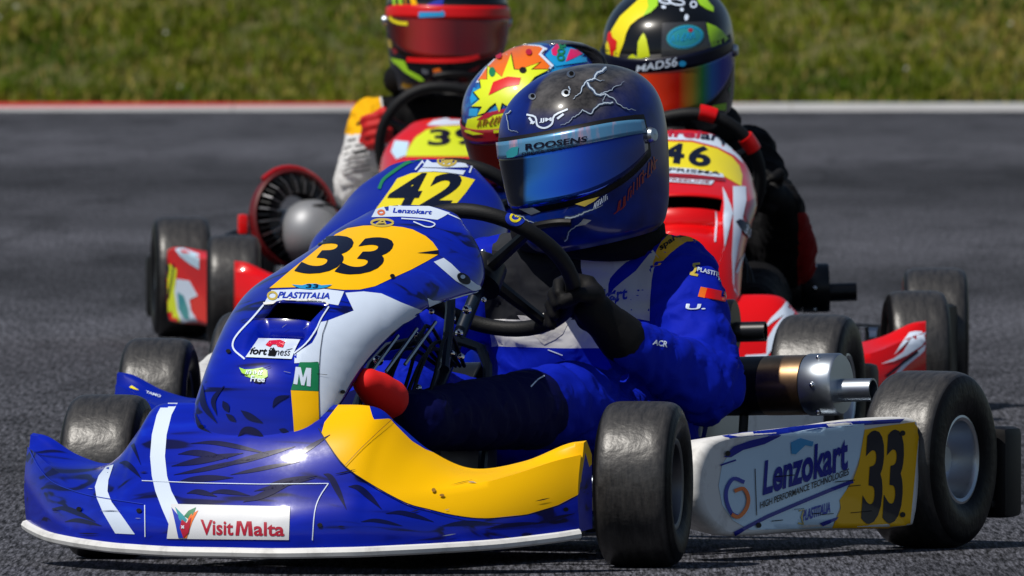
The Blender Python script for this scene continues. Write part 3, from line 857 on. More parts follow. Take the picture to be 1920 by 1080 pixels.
    P['podL'] = make_pod(th, 1, base_pod); P['podR'] = make_pod(th, -1, pod_r or base_pod)
    P['fair'] = make_fairing(th, base_fair, lip_m, fair_dx)
    P['nose'] = make_nose(th, base_nose, **nose_kw)
    return P

def kart_matrix(ux, s, heading):
    """front-axle centre at photograph column ux, scale s px per metre"""
    return Matrix.Translation(((ux - 960) / s, FPX / s, 0)) @ Matrix.Rotation(R(heading), 4, 'Z')

M['tyre_front'] = tyre_mat(); M['tyre_rear'] = tyre_mat()
for nd in M['tyre_rear'].node_tree.nodes:
    if nd.type == 'MAP_RANGE': nd.inputs['From Min'].default_value = .132; nd.inputs['From Max'].default_value = .136
M['cowl_red'] = mat('dark_red_cowl_paint', (0.11, 0.002, 0.004), 0.5, coat=0.15)
M['red_wrap'] = mat('red_wrap', (0.70, 0.002, 0.003), 0.32, coat=0.7, spec=0.2)

K33 = kart_matrix(702, 1210, -25); K42 = kart_matrix(775, 1072, -13); K46 = kart_matrix(1279, 957, 0); K39 = kart_matrix(815, 825, 4.6)
T33 = Thing('go_kart', K33, (0, .45, 0), 'leading blue and amber racing kart number 33 in the foreground', 'go-kart', 'karts racing nose to tail')
T42 = Thing('go_kart', K42, (0, .45, 0), 'blue racing kart number 42 directly behind the leading kart', 'go-kart', 'karts racing nose to tail')
T46 = Thing('go_kart', K46, (0, .45, 0), 'red and white racing kart number 46 at the right', 'go-kart', 'karts racing nose to tail')
T39 = Thing('go_kart', K39, (0, .45, 0), 'red and lime racing kart at the back left, half hidden', 'go-kart', 'karts racing nose to tail')
P33 = make_kart(T33, M['blue_swirl'], M['blue_swirl'], M['white_plastic'], M['white_plastic'], R(15), R(-25), gold=True, st=(.03, .335, .448, 41))
P42 = make_kart(T42, M['blue_plain'], M['blue_plain'], M['white_plastic'], M['blue_plain'], R(6), R(-15), nose_kw=dict(zs=1.03), st=(0, .335, .44, 56))
P46 = make_kart(T46, M['red_wrap'], M['red_wrap'], M['black'], M['white_plastic'], R(4), R(-12), nose_kw=dict(zs=1.03, ws=.93, scoop=(2.6, 3.9, 4.6, 0.0, .42, .03)), st=(.012, .335, .468, 68), tape=(R(62), R(20)), sil_dx=-.11, sil_z=.228)
P39 = make_kart(T39, M['red_wrap'], M['red_wrap'], M['red'], M['red'], R(-4), R(10), nose_kw=dict(zs=.94, dx=.035), fair_dx=.0, st=(.045, .335, .455, 72), cowl=True)
M['dark_amber'] = mat('dark_amber_print', (.28, .13, .004), .5)
M['glow_print'] = mat('lightning_halo_print', (.06, .09, .16), .25, coat=.7)
M['bolt_white'] = mat('lightning_print', (.50, .60, .72), .3, coat=.6)
M['grey_paint'] = mat('graphite_helmet_paint', (.035, .037, .042), .25, coat=.7)
M['white_sticker'] = mat('white_sticker', (.66, .68, .72), .4, coat=.3)
M['scuff_dark'] = mat('rubber_mark', (.012, .012, .014), .8, spec=.1)
M['scuff_pale'] = mat('scratch_mark', (.22, .25, .34), .7, spec=.2)

# ------------------------------------------------------------------ drivers
HP = [  # z, half width, front, back
    (-.148, .088, .118, .078), (-.135, .102, .150, .098), (-.105, .113, .170, .114), (-.065, .121, .173, .126), (-.02, .127, .163, .138), (.02, .130, .156, .147),
    (.06, .127, .149, .150), (.09, .116, .135, .142), (.115, .095, .112, .120), (.133, .066, .080, .085), (.143, .036, .044, .046), (.146, .001, .001, .001)]
_HC = catmull([(a, b, c) for a, b, c, d in HP], 6); _HB = catmull([(a, d, 0) for a, b, c, d in HP], 6)
def helmet_at(z, az, lift=0.0):
    """surface point at height z and azimuth az (0 = forward, + = wearer's left)"""
    for i in range(len(_HC) - 1):
        if _HC[i].x <= z <= _HC[i + 1].x or i == len(_HC) - 2:
            t = (z - _HC[i].x) / max(1e-6, _HC[i + 1].x - _HC[i].x); break
    wd = _HC[i].y + (_HC[i + 1].y - _HC[i].y) * t; fr = _HC[i].z + (_HC[i + 1].z - _HC[i].z) * t; bk = _HB[i].y + (_HB[i + 1].y - _HB[i].y) * t
    c, s_ = math.cos(az), math.sin(az); p = 2 / 2.25
    x = math.copysign(abs(s_) ** p, s_) * (wd + lift); y = math.copysign(abs(c) ** p, c) * ((fr if c > 0 else bk) + lift)
    return Vector((x, -y, z))

def make_helmet(th, c, yaw, pitch, roll, sc, shell_m, visor_m, strip_m, name='helmet'):
    mt = Matrix.Translation(Vector(c)) @ Matrix.Rotation(R(yaw), 4, 'Z') @ Matrix.Rotation(R(pitch), 4, 'X') @ Matrix.Rotation(R(roll), 4, 'Y') @ Matrix.Scale(sc, 4)
    mb = MB(); rows = []
    zs = [p.x for p in _HC]; n = 72
    # rolled lower edge, then up the shell
    rows.append([mt @ (helmet_at(zs[0], 2 * math.pi * k / n) * .86 + Vector((0, 0, .02))) for k in range(n)])
    for z in zs:
        rows.append([mt @ helmet_at(z, 2 * math.pi * k / n) for k in range(n)])
    mb.grid(rows, close_u=True)
    o = mb.build(name, shell_m, th, angle=70)
    cap = MB(); cap.add([mt @ (helmet_at(zs[0], 2 * math.pi * k / n) * .87 + Vector((0, 0, .018))) for k in range(n)], [tuple(range(n))])
    cap.build('lining', M['lining'], th, o, smooth=False)
    def band(nm, z0f, z1f, a0, a1, lift, m, nz=8, na=40):
        b_ = MB(); rr = []
        for i in range(nz + 1):
            row = []
            for k in range(na + 1):
                a = a0 + (a1 - a0) * k / na; q = abs(a) / max(abs(a0), abs(a1))
                z0 = z0f(q); z1 = z1f(q); row.append(mt @ helmet_at(z0 + (z1 - z0) * i / nz, a, lift))
            rr.append(row)
        b_.grid(rr); ob = b_.build(nm, m, th, o, angle=60)
        md = ob.modifiers.new('thickness', 'SOLIDIFY'); md.thickness = .0025; md.offset = -1
        return ob
    A = R(84)
    V = band('visor', lambda q: -.062 + .050 * q ** 3, lambda q: .030 - .010 * q ** 4, -A, A, .0035, visor_m)
    S = band('visor_strip', lambda q: .024 - .006 * q ** 4, lambda q: .052 - .012 * q ** 4, -A, A, .0050, strip_m, 4)
    G = band('eyeport_gasket', lambda q: -.072 + .050 * q ** 3, lambda q: .058 - .010 * q ** 4, -R(87), R(87), .0012, M['black'])
    for s in (-1, 1):
        b_ = MB(); p = helmet_at(.012, s * R(88), .004); b_.lathe([(.001, .007), (.010, .006), (.013, .0), (.013, -.006)], mt @ p, mt.to_3x3() @ Vector((s, -.05, 0)), 18)
        b_.build('visor_pivot', M['steel'], th, o)
    # chin vent
    b_ = MB(); pts = [mt @ helmet_at(-.098 + dz, a, .003) for dz, a in ((0, -.32), (.004, -.16), (.005, 0), (.004, .16), (0, .32))]
    b_.tube(pts, .007 * sc, 8, smooth=3); b_.build('chin_vent', M['black'], th, o)
    return o, V, S, mt

def cloth_mat(name, base, regions):
    """woven suit: panels of colour or of painted-in shade meet along seams stored on the mesh as signed distances"""
    m = mat(name, base, .75, spec=.12)
    n = m.node_tree.nodes; l = m.node_tree.links; b = n['Principled BSDF']; prev = None
    for i, col in enumerate(regions):
        at = n.new('ShaderNodeAttribute'); at.attribute_name = 'seam%d' % i
        gt = n.new('ShaderNodeMath'); gt.operation = 'GREATER_THAN'; gt.inputs[1].default_value = 0; l.new(at.outputs['Fac'], gt.inputs[0])
        mx = n.new('ShaderNodeMix'); mx.data_type = 'RGBA'; l.new(gt.outputs[0], mx.inputs[0]); mx.inputs[7].default_value = (*col, 1)
        if prev: l.new(prev, mx.inputs[6])
        else: mx.inputs[6].default_value = (*base, 1)
        prev = mx.outputs[2]
    if prev: l.new(prev, b.inputs['Base Color'])
    tc = n.new('ShaderNodeTexCoord'); nz = n.new('ShaderNodeTexNoise'); nz.inputs['Scale'].default_value = 22; nz.inputs['Detail'].default_value = 3; nz.inputs['Distortion'].default_value = 1.6; nz.noise_type = 'RIDGED_MULTIFRACTAL'
    l.new(tc.outputs['Object'], nz.inputs[0])
    bp = n.new('ShaderNodeBump'); bp.inputs['Strength'].default_value = .35; bp.inputs['Distance'].default_value = .010
    l.new(nz.outputs[0], bp.inputs['Height']); l.new(bp.outputs[0], b.inputs['Normal'])
    return m

C_BLUE = (.0012, .012, .40); C_WHITE = (.62, .62, .62); C_BLACK = (.005, .005, .006); C_GREY = (.03, .033, .04); C_RED = (.55, .004, .004); C_AMBER = (.78, .40, .003)
def make_body(th, J, rad, base, regions, name='racing_suit', wr=.0105):
    mb = MB(); g = lambda k: Vector(J[k])
    pel, che, nek = g('pelvis'), g('chest'), g('neck')
    side = (g('shL') - g('shR')).normalized()
    for k in (-1, 0, 1):
        o_ = side * (.055 * k)
        mb.capsule(pel + o_ * .9, che + o_, .115, .118)
        mb.capsule(che + o_, che.lerp(nek, .55) + o_ * .9, .118, .075)
    mb.capsule(che.lerp(nek, .3), nek, .085, .062)
    mb.capsule(nek, g('head'), .060, .060)
    for s in 'LR':
        mb.capsule(che.lerp(nek, .6), g('sh' + s), .075, rad['sh']); mb.capsule(g('sh' + s), g('el' + s), rad['sh'], rad['el']); mb.capsule(g('el' + s), g('wr' + s), rad['el'], rad['wr'])
        hip = pel + side * (.085 if s == 'L' else -.085)
        mb.capsule(hip, g('kn' + s), .092, .070); mb.capsule(g('kn' + s), g('an' + s), .068, .048)
    v, nn, f = remesh(mb, .009, 5)
    # cloth gathers: rings of folds round the limbs, deeper at elbow and knee, slack elsewhere
    segs = [(g('sh' + s), g('el' + s)) for s in 'LR'] + [(g('el' + s), g('wr' + s)) for s in 'LR'] + [(pel + side * (.085 if s == 'L' else -.085), g('kn' + s)) for s in 'LR'] + [(g('kn' + s), g('an' + s)) for s in 'LR']
    joint = [g('el' + s) for s in 'LR'] + [g('kn' + s) for s in 'LR'] + [g('sh' + s) for s in 'LR']
    out = []
    for p, n_ in zip(v, nn):
        best = 9; al = 0
        for a_, b_ in segs:
            d_ = b_ - a_; t = max(0, min(1, (p - a_).dot(d_) / d_.length_squared)); q = (p - a_ - d_ * t).length
            if q < best: best = q; al = t * d_.length + (3.1 * a_.x)
        jd = min((p - j_).length for j_ in joint); amp = wr * (.45 + .75 * math.exp(-(jd / .09) ** 2))
        ph = noise.noise(p * 13) * 2.2 + noise.noise(p * 31 + Vector((5, 1, 2))) * .8
        fold = abs(math.sin(al * 62 + ph * 2.2)) ** 1.6 - .5
        if best > .11: fold = (1 - abs(noise.noise(Vector((p.x * 9, p.y * 9, p.z * 20)))) * 3)
        w_ = fold * 1.0 + noise.noise(p * 9) * .5
        out.append(p + n_ * amp * w_)
    m = cloth_mat(name + '_cloth', base, [r_[1] for r_ in regions])
    o = obj(name, out, f, m, th, None, angle=85)
    for i, (fn, _) in enumerate(regions):
        at = o.data.attributes.new('seam%d' % i, 'FLOAT', 'POINT')
        at.data.foreach_set('value', [fn(p) for p in v])
    return o

def make_glove(th, wrist, c, tangent, axis, m, sc=1.0):
    """fist closed round a steering rim: c point on the rim, tangent along the rim, axis from rim towards the palm"""
    c = Vector(c); t = Vector(tangent).normalized(); a = Vector(axis); a = (a - t * a.dot(t)).normalized(); b = t.cross(a)
    wrist = Vector(wrist); mb = MB(); wl = (wrist - c) / sc; z0 = Vector((0, 0, 0))
    palm = a * .030
    wl = palm + (wl - palm) * .62; mb.capsule(wl, palm, .031, .027); mb.capsule(wl + (wl - palm).normalized() * .02, wl, .036, .033)
    for k in (-1, 0, 1): mb.capsule(palm + t * (.022 * k), a * .024 + b * .014 + t * (.022 * k), .018, .016)
    for k, ln in zip((-1.5, -.5, .5, 1.5), (.9, 1.02, 1.0, .82)):
        o_ = t * (.0195 * k)
        p0 = a * .024 + b * .020 + o_; p1 = -a * .004 + b * .029 * ln + o_; p2 = -a * .026 * ln + b * .010 + o_; p3 = -a * .022 - b * .014 * ln + o_
        mb.capsule(p0, p1, .0105, .0100, 10); mb.capsule(p1, p2, .0100, .0095, 10); mb.capsule(p2, p3, .0095, .0085, 10)
    q0 = palm + t * .028 - b * .006; q1 = a * .004 + t * .040 - b * .024; q2 = -a * .016 + t * .022 - b * .024
    mb.capsule(q0, q1, .0125, .011, 10); mb.capsule(q1, q2, .011, .0095, 10)
    mb.v = [c + p * sc for p in mb.v]
    v, nn, f = remesh(mb, .0038, 2)
    return obj('glove', v, f, m, th, None, angle=80)

def make_boot(th, heel, toe, up, m, cuff=.085, k=1.0):
    heel = Vector(heel); toe = Vector(toe); up = Vector(up).normalized(); mb = MB()
    mb.capsule(heel, heel.lerp(toe, .45), .036 * k, .038 * k); mb.capsule(heel.lerp(toe, .45), toe, .038 * k, .029 * k)
    mb.capsule(heel.lerp(toe, .1), heel + up * cuff, .038 * k, .040 * k)
    v, nn, f = remesh(mb, .007, 4)
    return obj('boot', v, f, m, th, None, angle=80)

def collar(th, c, r, m):
    mb = MB(); pts = [Vector(c) + Vector((math.cos(k * math.pi / 12) * r * 1.08, math.sin(k * math.pi / 12) * r, .006 * math.sin(k * math.pi / 6))) for k in range(24)]
    mb.tube(pts, .034, 12, closed=True); return mb.build('neck_collar', m, th)

BASE = dict(pelvis=(0, .82, .14), chest=(.02, .77, .35), neck=(.04, .71, .475), head=(.05, .68, .60),
            shL=(.165, .765, .425), elL=(.262, .665, .262), wrL=(.212, .480, .330), shR=(-.135, .74, .425), elR=(-.25, .60, .30), wrR=(-.185, .42, .40),
            knL=(.150, .40, .235), anL=(.140, -.14, .225), knR=(-.150, .40, .235), anR=(-.115, -.03, .125))
def joints(dz=0.0, dx=0.0, **kw):
    J = {}
    for k, p in BASE.items():
        up = k not in ('pelvis', 'knL', 'knR', 'anL', 'anR')
        J[k] = (p[0] + (dx if up else 0), p[1], p[2] + (dz * (1 if k in ('neck', 'head', 'shL', 'shR') else .5) if up else 0))
    J.update(kw); return J
RAD = dict(sh=.070, el=.062, wr=.041)

def storm_mat():
    m = mat('storm_cloud_helmet_paint', (.05, .05, .055), .3, coat=.4, spec=.15)
    n = m.node_tree.nodes; l = m.node_tree.links; b = n['Principled BSDF']
    tc = n.new('ShaderNodeTexCoord')
    n1 = n.new('ShaderNodeTexNoise'); n1.inputs['Scale'].default_value = 22; n1.inputs['Detail'].default_value = 8; n1.inputs['Roughness'].default_value = .72
    l.new(tc.outputs['Object'], n1.inputs[0])
    r1 = n.new('ShaderNodeValToRGB'); e = r1.color_ramp.elements; e[0].position = .35; e[1].position = .72
    e[0].color = (.006, .006, .008, 1); e[1].color = (.11, .105, .105, 1); l.new(n1.outputs[0], r1.inputs[0])
    n2 = n.new('ShaderNodeTexNoise'); n2.inputs['Scale'].default_value = 9; n2.inputs['Detail'].default_value = 6; l.new(tc.outputs['Object'], n2.inputs[0])
    r2 = n.new('ShaderNodeValToRGB'); e = r2.color_ramp.elements; e[0].position = .35; e[1].position = .75
    e[0].color = (.002, .006, .075, 1); e[1].color = (.004, .03, .30, 1); l.new(n2.outputs[0], r2.inputs[0])
    sp = n.new('ShaderNodeSeparateXYZ'); l.new(tc.outputs['Object'], sp.inputs[0])
    m['axis'] = 0
    mr = n.new('ShaderNodeMapRange'); mr.name = 'split'; mr.inputs['From Min'].default_value = .012; mr.inputs['From Max'].default_value = .020
    ml = n.new('ShaderNodeMath'); ml.operation = 'MULTIPLY'
    mz = n.new('ShaderNodeMapRange'); mz.name = 'height'; mz.inputs['From Min'].default_value = .60; mz.inputs['From Max'].default_value = .64
    mx_ = n.new('ShaderNodeMapRange'); mx_.name = 'far'; mx_.inputs['From Min'].default_value = .165; mx_.inputs['From Max'].default_value = .12
    ml2 = n.new('ShaderNodeMath'); ml2.operation = 'MULTIPLY'
    l.new(sp.outputs['X'], mr.inputs['Value']); l.new(sp.outputs['Z'], mz.inputs['Value']); l.new(sp.outputs['X'], mx_.inputs['Value'])
    l.new(mr.outputs[0], ml.inputs[0]); l.new(mz.outputs[0], ml.inputs[1]); l.new(ml.outputs[0], ml2.inputs[0]); l.new(mx_.outputs[0], ml2.inputs[1])
    mx = n.new('ShaderNodeMix'); mx.data_type = 'RGBA'; l.new(ml2.outputs[0], mx.inputs[0]); l.new(r2.outputs[0], mx.inputs[6]); l.new(r1.outputs[0], mx.inputs[7])
    l.new(mx.outputs[2], b.inputs['Base Color'])
    return m

def iridium(name, stops, metal=.9, rough=.12):
    """mirror visor whose tint runs across its width (object x)"""
    m = mat(name, (.1, .1, .1), rough, metal, coat=.5)
    n = m.node_tree.nodes; l = m.node_tree.links; b = n['Principled BSDF']
    tc = n.new('ShaderNodeTexCoord'); sp = n.new('ShaderNodeSeparateXYZ'); l.new(tc.outputs['Object'], sp.inputs[0])
    mr = n.new('ShaderNodeMapRange'); mr.inputs['From Min'].default_value = stops[0]; mr.inputs['From Max'].default_value = stops[1]; l.new(sp.outputs['X'], mr.inputs['Value'])
    rp = n.new('ShaderNodeValToRGB'); l.new(mr.outputs[0], rp.inputs[0]); el = rp.color_ramp.elements
    for i, (p, c) in enumerate(stops[2]):
        e = el[i] if i < 2 else el.new(p)
        e.position = p; e.color = (*c, 1)
    l.new(rp.outputs[0], b.inputs['Base Color'])
    return m

DRG = 'drivers seated in the karts'
POFF = (0, .80, .06)
D33 = Thing('person', K33, POFF, 'driver in blue and white race suit and dark lightning-painted helmet, steering kart 33', 'person', DRG)
D42 = Thing('person', K42, POFF, 'driver whose orange helmet bears a yellow starburst, behind the lightning helmet', 'person', DRG)
D46 = Thing('person', K46, POFF, 'driver in black with yellow and green helmet and rainbow visor, at right', 'person', DRG)
D39 = Thing('person', K39, POFF, 'driver in white and black suit, red visor strip on black helmet, farthest back', 'person', DRG)

# --- driver of kart 33
J33 = joints()
_sh = Vector(J33['shL']); _ax = (Vector(J33['elL']) - _sh).normalized(); _ax = (_ax + Vector((.75, 0, -.05))).normalized()
def sleeve33(p): return min((p - _sh).dot(_ax) + .030, p.x - .09)
def sleeveR33(p): return -.12 - p.x
def legs33(p): return max(.318 - p.z, .30 - p.y)
body33 = make_body(D33, J33, RAD, C_WHITE, [(lambda p: min(p.z - .362, .050 - p.x), (.012, .013, .017)), (lambda p: p.z - .470, C_GREY), (lambda p: min(p.z - .49, .10 - abs(p.x - .04)), C_BLACK), (sleeve33, C_BLUE), (sleeveR33, C_BLUE), (legs33, C_BLUE), (lambda p: .27 - p.y - .2 * abs(p.z - .2), (.0006, .0015, .05))])  # near-black upper chest and navy shins are shade painted into the cloth
collar(D33, (.035, .715, .495), .085, M['suit_black'])
make_glove(D33, J33['wrL'], (.150, .398, .392), (.40, -.45, .75), (.35, .65, -.5), M['glove'], sc=1.1)
make_glove(D33, J33['wrR'], (-.100, .330, .462), (-.2, .3, .9), (-.4, .8, -.3), M['glove'])
make_boot(D33, (.134, -.235, .262), (.124, -.290, .288), (0, .8, -.1), M['boot'], .005, .82)
make_boot(D33, (-.105, -.10, .10), (-.105, -.19, .285), (0, .75, .25), M['boot'])
M['storm'] = storm_mat()
vis33 = iridium('blue_mirror_visor', (-.06, .18, [(0, (.004, .01, .03)), (.30, (.01, .02, .06)), (.34, (.02, .20, .75)), (.7, (.012, .08, .65)), (1, (.004, .01, .1))]))  # sky reflection painted into the tint: dark side, bright blue middle
M['holo'] = mat('holographic_strip', (.10, .30, .52), .3, .3, coat=.5, noise_col=((.70, .34, .42), 30, .5, .7, (1, 1, .2)))
h33, v33, s33, _ = make_helmet(D33, (.056, .665, .626), -5, 8, -9, .95, M['storm'], vis33, M['holo'])

# --- driver of kart 42
J42 = joints(dx=-.01, wrL=(.19, .42, .40))
body42 = make_body(D42, J42, RAD, C_BLUE, [])
collar(D42, (.03, .71, .50), .085, M['suit_black'])
make_glove(D42, J42['wrL'], (.145, .36, .42), (.25, .35, .9), (.5, .75, -.35), M['glove'])
make_glove(D42, J42['wrR'], (-.135, .33, .46), (-.2, .3, .9), (-.4, .8, -.3), M['glove'])
M['shell42'] = mat('blue_cyan_helmet_paint', (.006, .03, .28), .2, coat=.8, noise_col=((.01, .25, .55), 14, .5, .62, (1, 1, 1)))
M['visor_red'] = mat('dark_red_visor', (.10, .004, .003), .15, .6, coat=.4)
h42, v42, s42, m42 = make_helmet(D42, (.070, .665, .626), -14, 22, -6, .92, M['shell42'], M['visor_red'], M['dark_red'])

# --- driver of kart 46
J46 = joints(dz=.075, dx=-.03, wrL=(.205, .45, .42), elL=(.215, .60, .31), wrR=(-.19, .42, .42))
body46 = make_body(D46, J46, RAD, C_BLACK, [(lambda p: min(p.x - .235, .40 - p.z), (.20, .003, .004))])
collar(D46, (.0, .71, .575), .085, M['suit_black'])
make_glove(D46, J46['wrL'], (.165, .385, .445), (.25, .25, .9), (.5, .75, -.25), M['glove'])
make_glove(D46, J46['wrR'], (-.135, .345, .46), (-.2, .3, .9), (-.4, .8, -.3), M['glove'])
M['shell46'] = mat('black_helmet_paint', (.004, .005, .007), .25, coat=.5, spec=.2)
vis46 = iridium('rainbow_mirror_visor', (-.115, .085, [(0, (1.0, .22, .01)), (.28, (.95, .05, .006)), (.56, (.45, .010, .005)), (.70, (.34, .20, .01)), (.80, (.02, .30, .05)), (.90, (.01, .16, .55)), (1, (.01, .03, .4))]), .25, .18)
h46, v46, s46, _ = make_helmet(D46, (-.018, .665, .702), -9, 17, -4, 1.0, M['shell46'], vis46, M['navy'])

# --- driver of kart 39
J39 = joints(dz=.10, dx=.035, shR=(-.082, .70, .50), elR=(-.135, .52, .355), wrR=(-.112, .42, .44), elL=(.28, .6, .36), wrL=(.20, .42, .44))
body39 = make_body(D39, J39, dict(sh=.064, el=.060, wr=.045), C_WHITE, [(lambda p: min(p.z - .605, .12 - abs(p.x - .06)), C_BLACK), (lambda p: min(.10 - abs(p.x - .03), .76 - p.y, p.z - .3), C_BLACK),
    (lambda p: min(-.075 - p.x, p.z - .475, .047 - abs((p - Vector((-.10, .66, .545))).dot(Vector((-.45, 0, .9))) + .02)), C_AMBER)])
collar(D39, (.06, .71, .60), .085, M['suit_black'])
make_glove(D39, J39['wrR'], (-.100, .365, .49), (-.2, .1, .9), (-.4, .8, -.2), M['suit_red'])
make_glove(D39, J39['wrL'], (.185, .365, .49), (.2, .1, .9), (.4, .8, -.2), M['suit_red'])
M['shell39'] = mat('black_helmet_lacquer', (.004, .005, .008), .25, coat=.5, spec=.2)
vis39 = iridium('deep_red_mirror_visor', (-.06, .19, [(0, (.03, .002, .002)), (.22, (.30, .006, .003)), (.30, (.34, .008, .004)), (.6, (.10, .003, .002)), (1, (.25, .006, .003))]), .3, .18)
h39, v39, s39, _ = make_helmet(D39, (.078, .665, .722), 2, 2, 1, 1.08, M['shell39'], vis39, M['red'])

# ------------------------------------------------------------------ stickers, lettering and race numbers
# ---- kart 33, nose panel
H = Host(P33['nose'], T33); z2 = zc(400, 360, 2.7); z1 = zc(0, 640, 2.4547); z3 = zc(560, 640, 2.5717); z5 = zc(640, 250, 5.3333)
Sheet(z2).poly([(285, 488), (395, 395), (520, 295), (620, 215), (680, 185), (760, 172), (870, 170), (960, 180), (1010, 192), (1075, 225), (1110, 255), (1138, 295), (1138, 318), (1080, 352), (1000, 395), (900, 440), (820, 478), (740, 496), (660, 497), (560, 488), (420, 484)]).lay('number_field', H, M['yellow'])
Sheet(z2).poly([(1030, 312), (1138, 297), (1138, 318)]).lay('flash', H, M['navy'], 2)
Sheet(z2).text('3', [(400, 415), (610, 420), (745, 228), (560, 222)], .03).lay('race_number', H, M['navy'], 2, 6)
Sheet(z2).text('3', [(602, 418), (815, 424), (945, 238), (770, 230)], .03).lay('race_number', H, M['navy'], 2, 6)
Sheet(z2).poly([(668, 512), (760, 505), (850, 515), (950, 560), (1068, 605), (1040, 630), (960, 668), (900, 715), (850, 765), (790, 830), (740, 895), (690, 970), (650, 1045), (600, 1120), (570, 1165), (545, 1185), (532, 1180), (530, 1010), (528, 860), (410, 868), (412, 822), (500, 765), (525, 720), (535, 662), (580, 652), (710, 602)]).lay('white_flank', H, M['white'])
Sheet(z2).line([(578, 650), (552, 720), (540, 800), (532, 900), (530, 1000), (534, 1180)], 1.2).lay('panel_seam', H, M['navy'], 3)
Sheet(z2).poly([(1115, 355), (1165, 335), (1205, 365), (1250, 410), (1335, 470), (1402, 492), (1398, 506), (1310, 500), (1225, 450)]).lay('white_flash', H, M['white'])
Sheet(z2).poly([(1083, 538), (1110, 550), (1180, 552), (1175, 572), (1095, 600)]).lay('white_flash', H, M['white'])
Sheet(z2).line([(1190, 112), (1270, 150), (1340, 210), (1390, 290), (1415, 370), (1420, 440), (1404, 492)], 2.2, 4).lay('edge_line', H, M['white'])
Sheet(z2).line([(1060, 610), (1180, 552), (1300, 515), (1400, 500)], 2.2, 3).lay('edge_line', H, M['white'], 2)
Sheet(z2).ell((1265, 440), 38, 24, rot=.6).lay('fixing_screw', H, M['black'], 2)
Sheet(z2).ell((1258, 432), 12, 10).lay('screw_head', H, M['bolt'], 3)
Sheet(z2).poly([(295, 498), (450, 492), (560, 492), (662, 505), (632, 575), (540, 560), (420, 556), (255, 570)]).lay('sponsor_sticker', H, M['white'])
Sheet(z2).text('PLASTITALIA', [(325, 540), (588, 545), (598, 514), (338, 508)], .03).lay('sticker_lettering', H, M['royal'], 2, 6)
Sheet(z2).ell((300, 528), 22, 18, ring=4).lay('sticker_emblem', H, M['gold'], 2)
Sheet(z2).poly([(398, 474), (450, 478), (480, 470), (520, 470), (548, 478), (602, 474), (575, 488), (540, 495), (490, 498), (440, 494), (420, 486)]).lay('winged_emblem', H, M['cyan'], 3)
Sheet(z2).text('33', [(468, 494), (530, 494), (534, 474), (472, 474)], .02).lay('winged_emblem', H, M['navy'], 4, 6)
Sheet(z2).line([(256, 572), (420, 560), (500, 560), (582, 574)], 4.5, 4).lay('intake_lip', H, M['white_plastic'], 4)
Sheet(z2).line([(255, 575), (200, 640), (130, 715), (102, 762), (108, 802), (160, 848)], 3.2, 4).lay('intake_outline', H, M['white'], 2)
Sheet(z2).line([(584, 585), (545, 645), (520, 700), (470, 770), (410, 822)], 2.5, 4).lay('intake_outline', H, M['white'], 3)
Sheet(z2).poly([(226, 745), (440, 750), (396, 850), (165, 840)]).lay('sponsor_sticker', H, M['white'], 3)
Sheet(z2).text('fort', [(182, 828), (268, 832), (278, 796), (195, 792)], .03).text('fitness', [(275, 832), (386, 836), (395, 800), (285, 796)], 0).lay('sticker_lettering', H, M['black_print'], 4, 6)
Sheet(z2).poly([(265, 782), (285, 760), (340, 756), (364, 768), (352, 795), (325, 790), (318, 780), (300, 780), (288, 792)]).lay('sticker_emblem', H, M['red'], 4)
Sheet(z2).poly([(275, 835), (305, 795), (318, 815), (312, 838)]).lay('sticker_emblem', H, M['black_print'], 5)
Sheet(z2).poly([(132, 890), (160, 900), (205, 898), (250, 890), (274, 905), (276, 935), (255, 950), (200, 945), (165, 935), (145, 915)]).lay('leaf_sticker', H, M['leaf'], 2)
Sheet(z2).poly([(200, 945), (255, 950), (268, 940), (262, 958), (235, 970), (205, 962)]).lay('leaf_sticker', H, M['black_print'], 3)
Sheet(z2).text('Free', [(190, 962), (262, 966), (264, 938), (195, 932)], .02).lay('leaf_lettering', H, M['white'], 4, 6)
Sheet(z2).marks([(165, 925), (250, 927), (252, 908), (168, 904)], 7, 1.2).lay('leaf_lettering', H, M['white'], 4, 6)
Sheet(z2).poly([(437, 865), (531, 865), (529, 1010), (392, 1004), (410, 940)]).lay('class_sticker', H, M['green'], 3)
Sheet(z2).poly([(404, 975), (424, 978), (432, 925), (443, 981), (458, 983), (472, 930), (470, 985), (489, 988), (493, 896), (468, 894), (452, 945), (441, 892), (416, 890)]).lay('class_letter', H, M['white'], 4, 6)
Sheet(z2).poly([(392, 1006), (529, 1012), (533, 1178), (480, 1210), (410, 1228), (402, 1120)]).lay('yellow_flank', H, M['yellow'], 3)
Sheet(z1).line([(905, 424), (960, 446), (1030, 458), (1150, 464), (1290, 455), (1380, 433), (1440, 405)], 2.4, 4).lay('edge_line', H, M['white'], 4)  # highlight along the panel's bottom edge, painted as a thin white line
Sheet(z1).poly([(850, 365), (838, 345), (836, 300), (850, 262), (880, 180), (930, 80), (968, 10), (985, 0), (950, 75), (915, 160), (890, 240), (875, 290)]).lay('white_stripe', H, M['white'], 2)
Sheet(z5).ell((410, 900), 108, 34, ring=4).lay('maker_badge', H, M['gold'], 2)
Sheet(z5).line([(350, 922), (400, 885), (425, 880), (445, 920)], 3).line([(375, 908), (440, 904)], 2.4).lay('maker_badge', H, M['gold'], 3)
Sheet(z5).poly([(345, 762), (420, 738), (500, 722), (600, 708), (700, 708), (850, 722), (960, 755), (1085, 798), (1020, 838), (960, 868), (880, 858), (760, 845), (600, 836), (450, 838), (302, 842)]).lay('sponsor_sticker', H, M['white'])
Sheet(z5).text('Lenzokart', [(515, 800), (898, 818), (915, 774), (528, 752)], .025).lay('sticker_lettering', H, M['royal'], 2, 5)
Sheet(z5).ell((400, 798), 30, 20, ring=3.5).lay('sticker_emblem', H, M['orange'], 2)
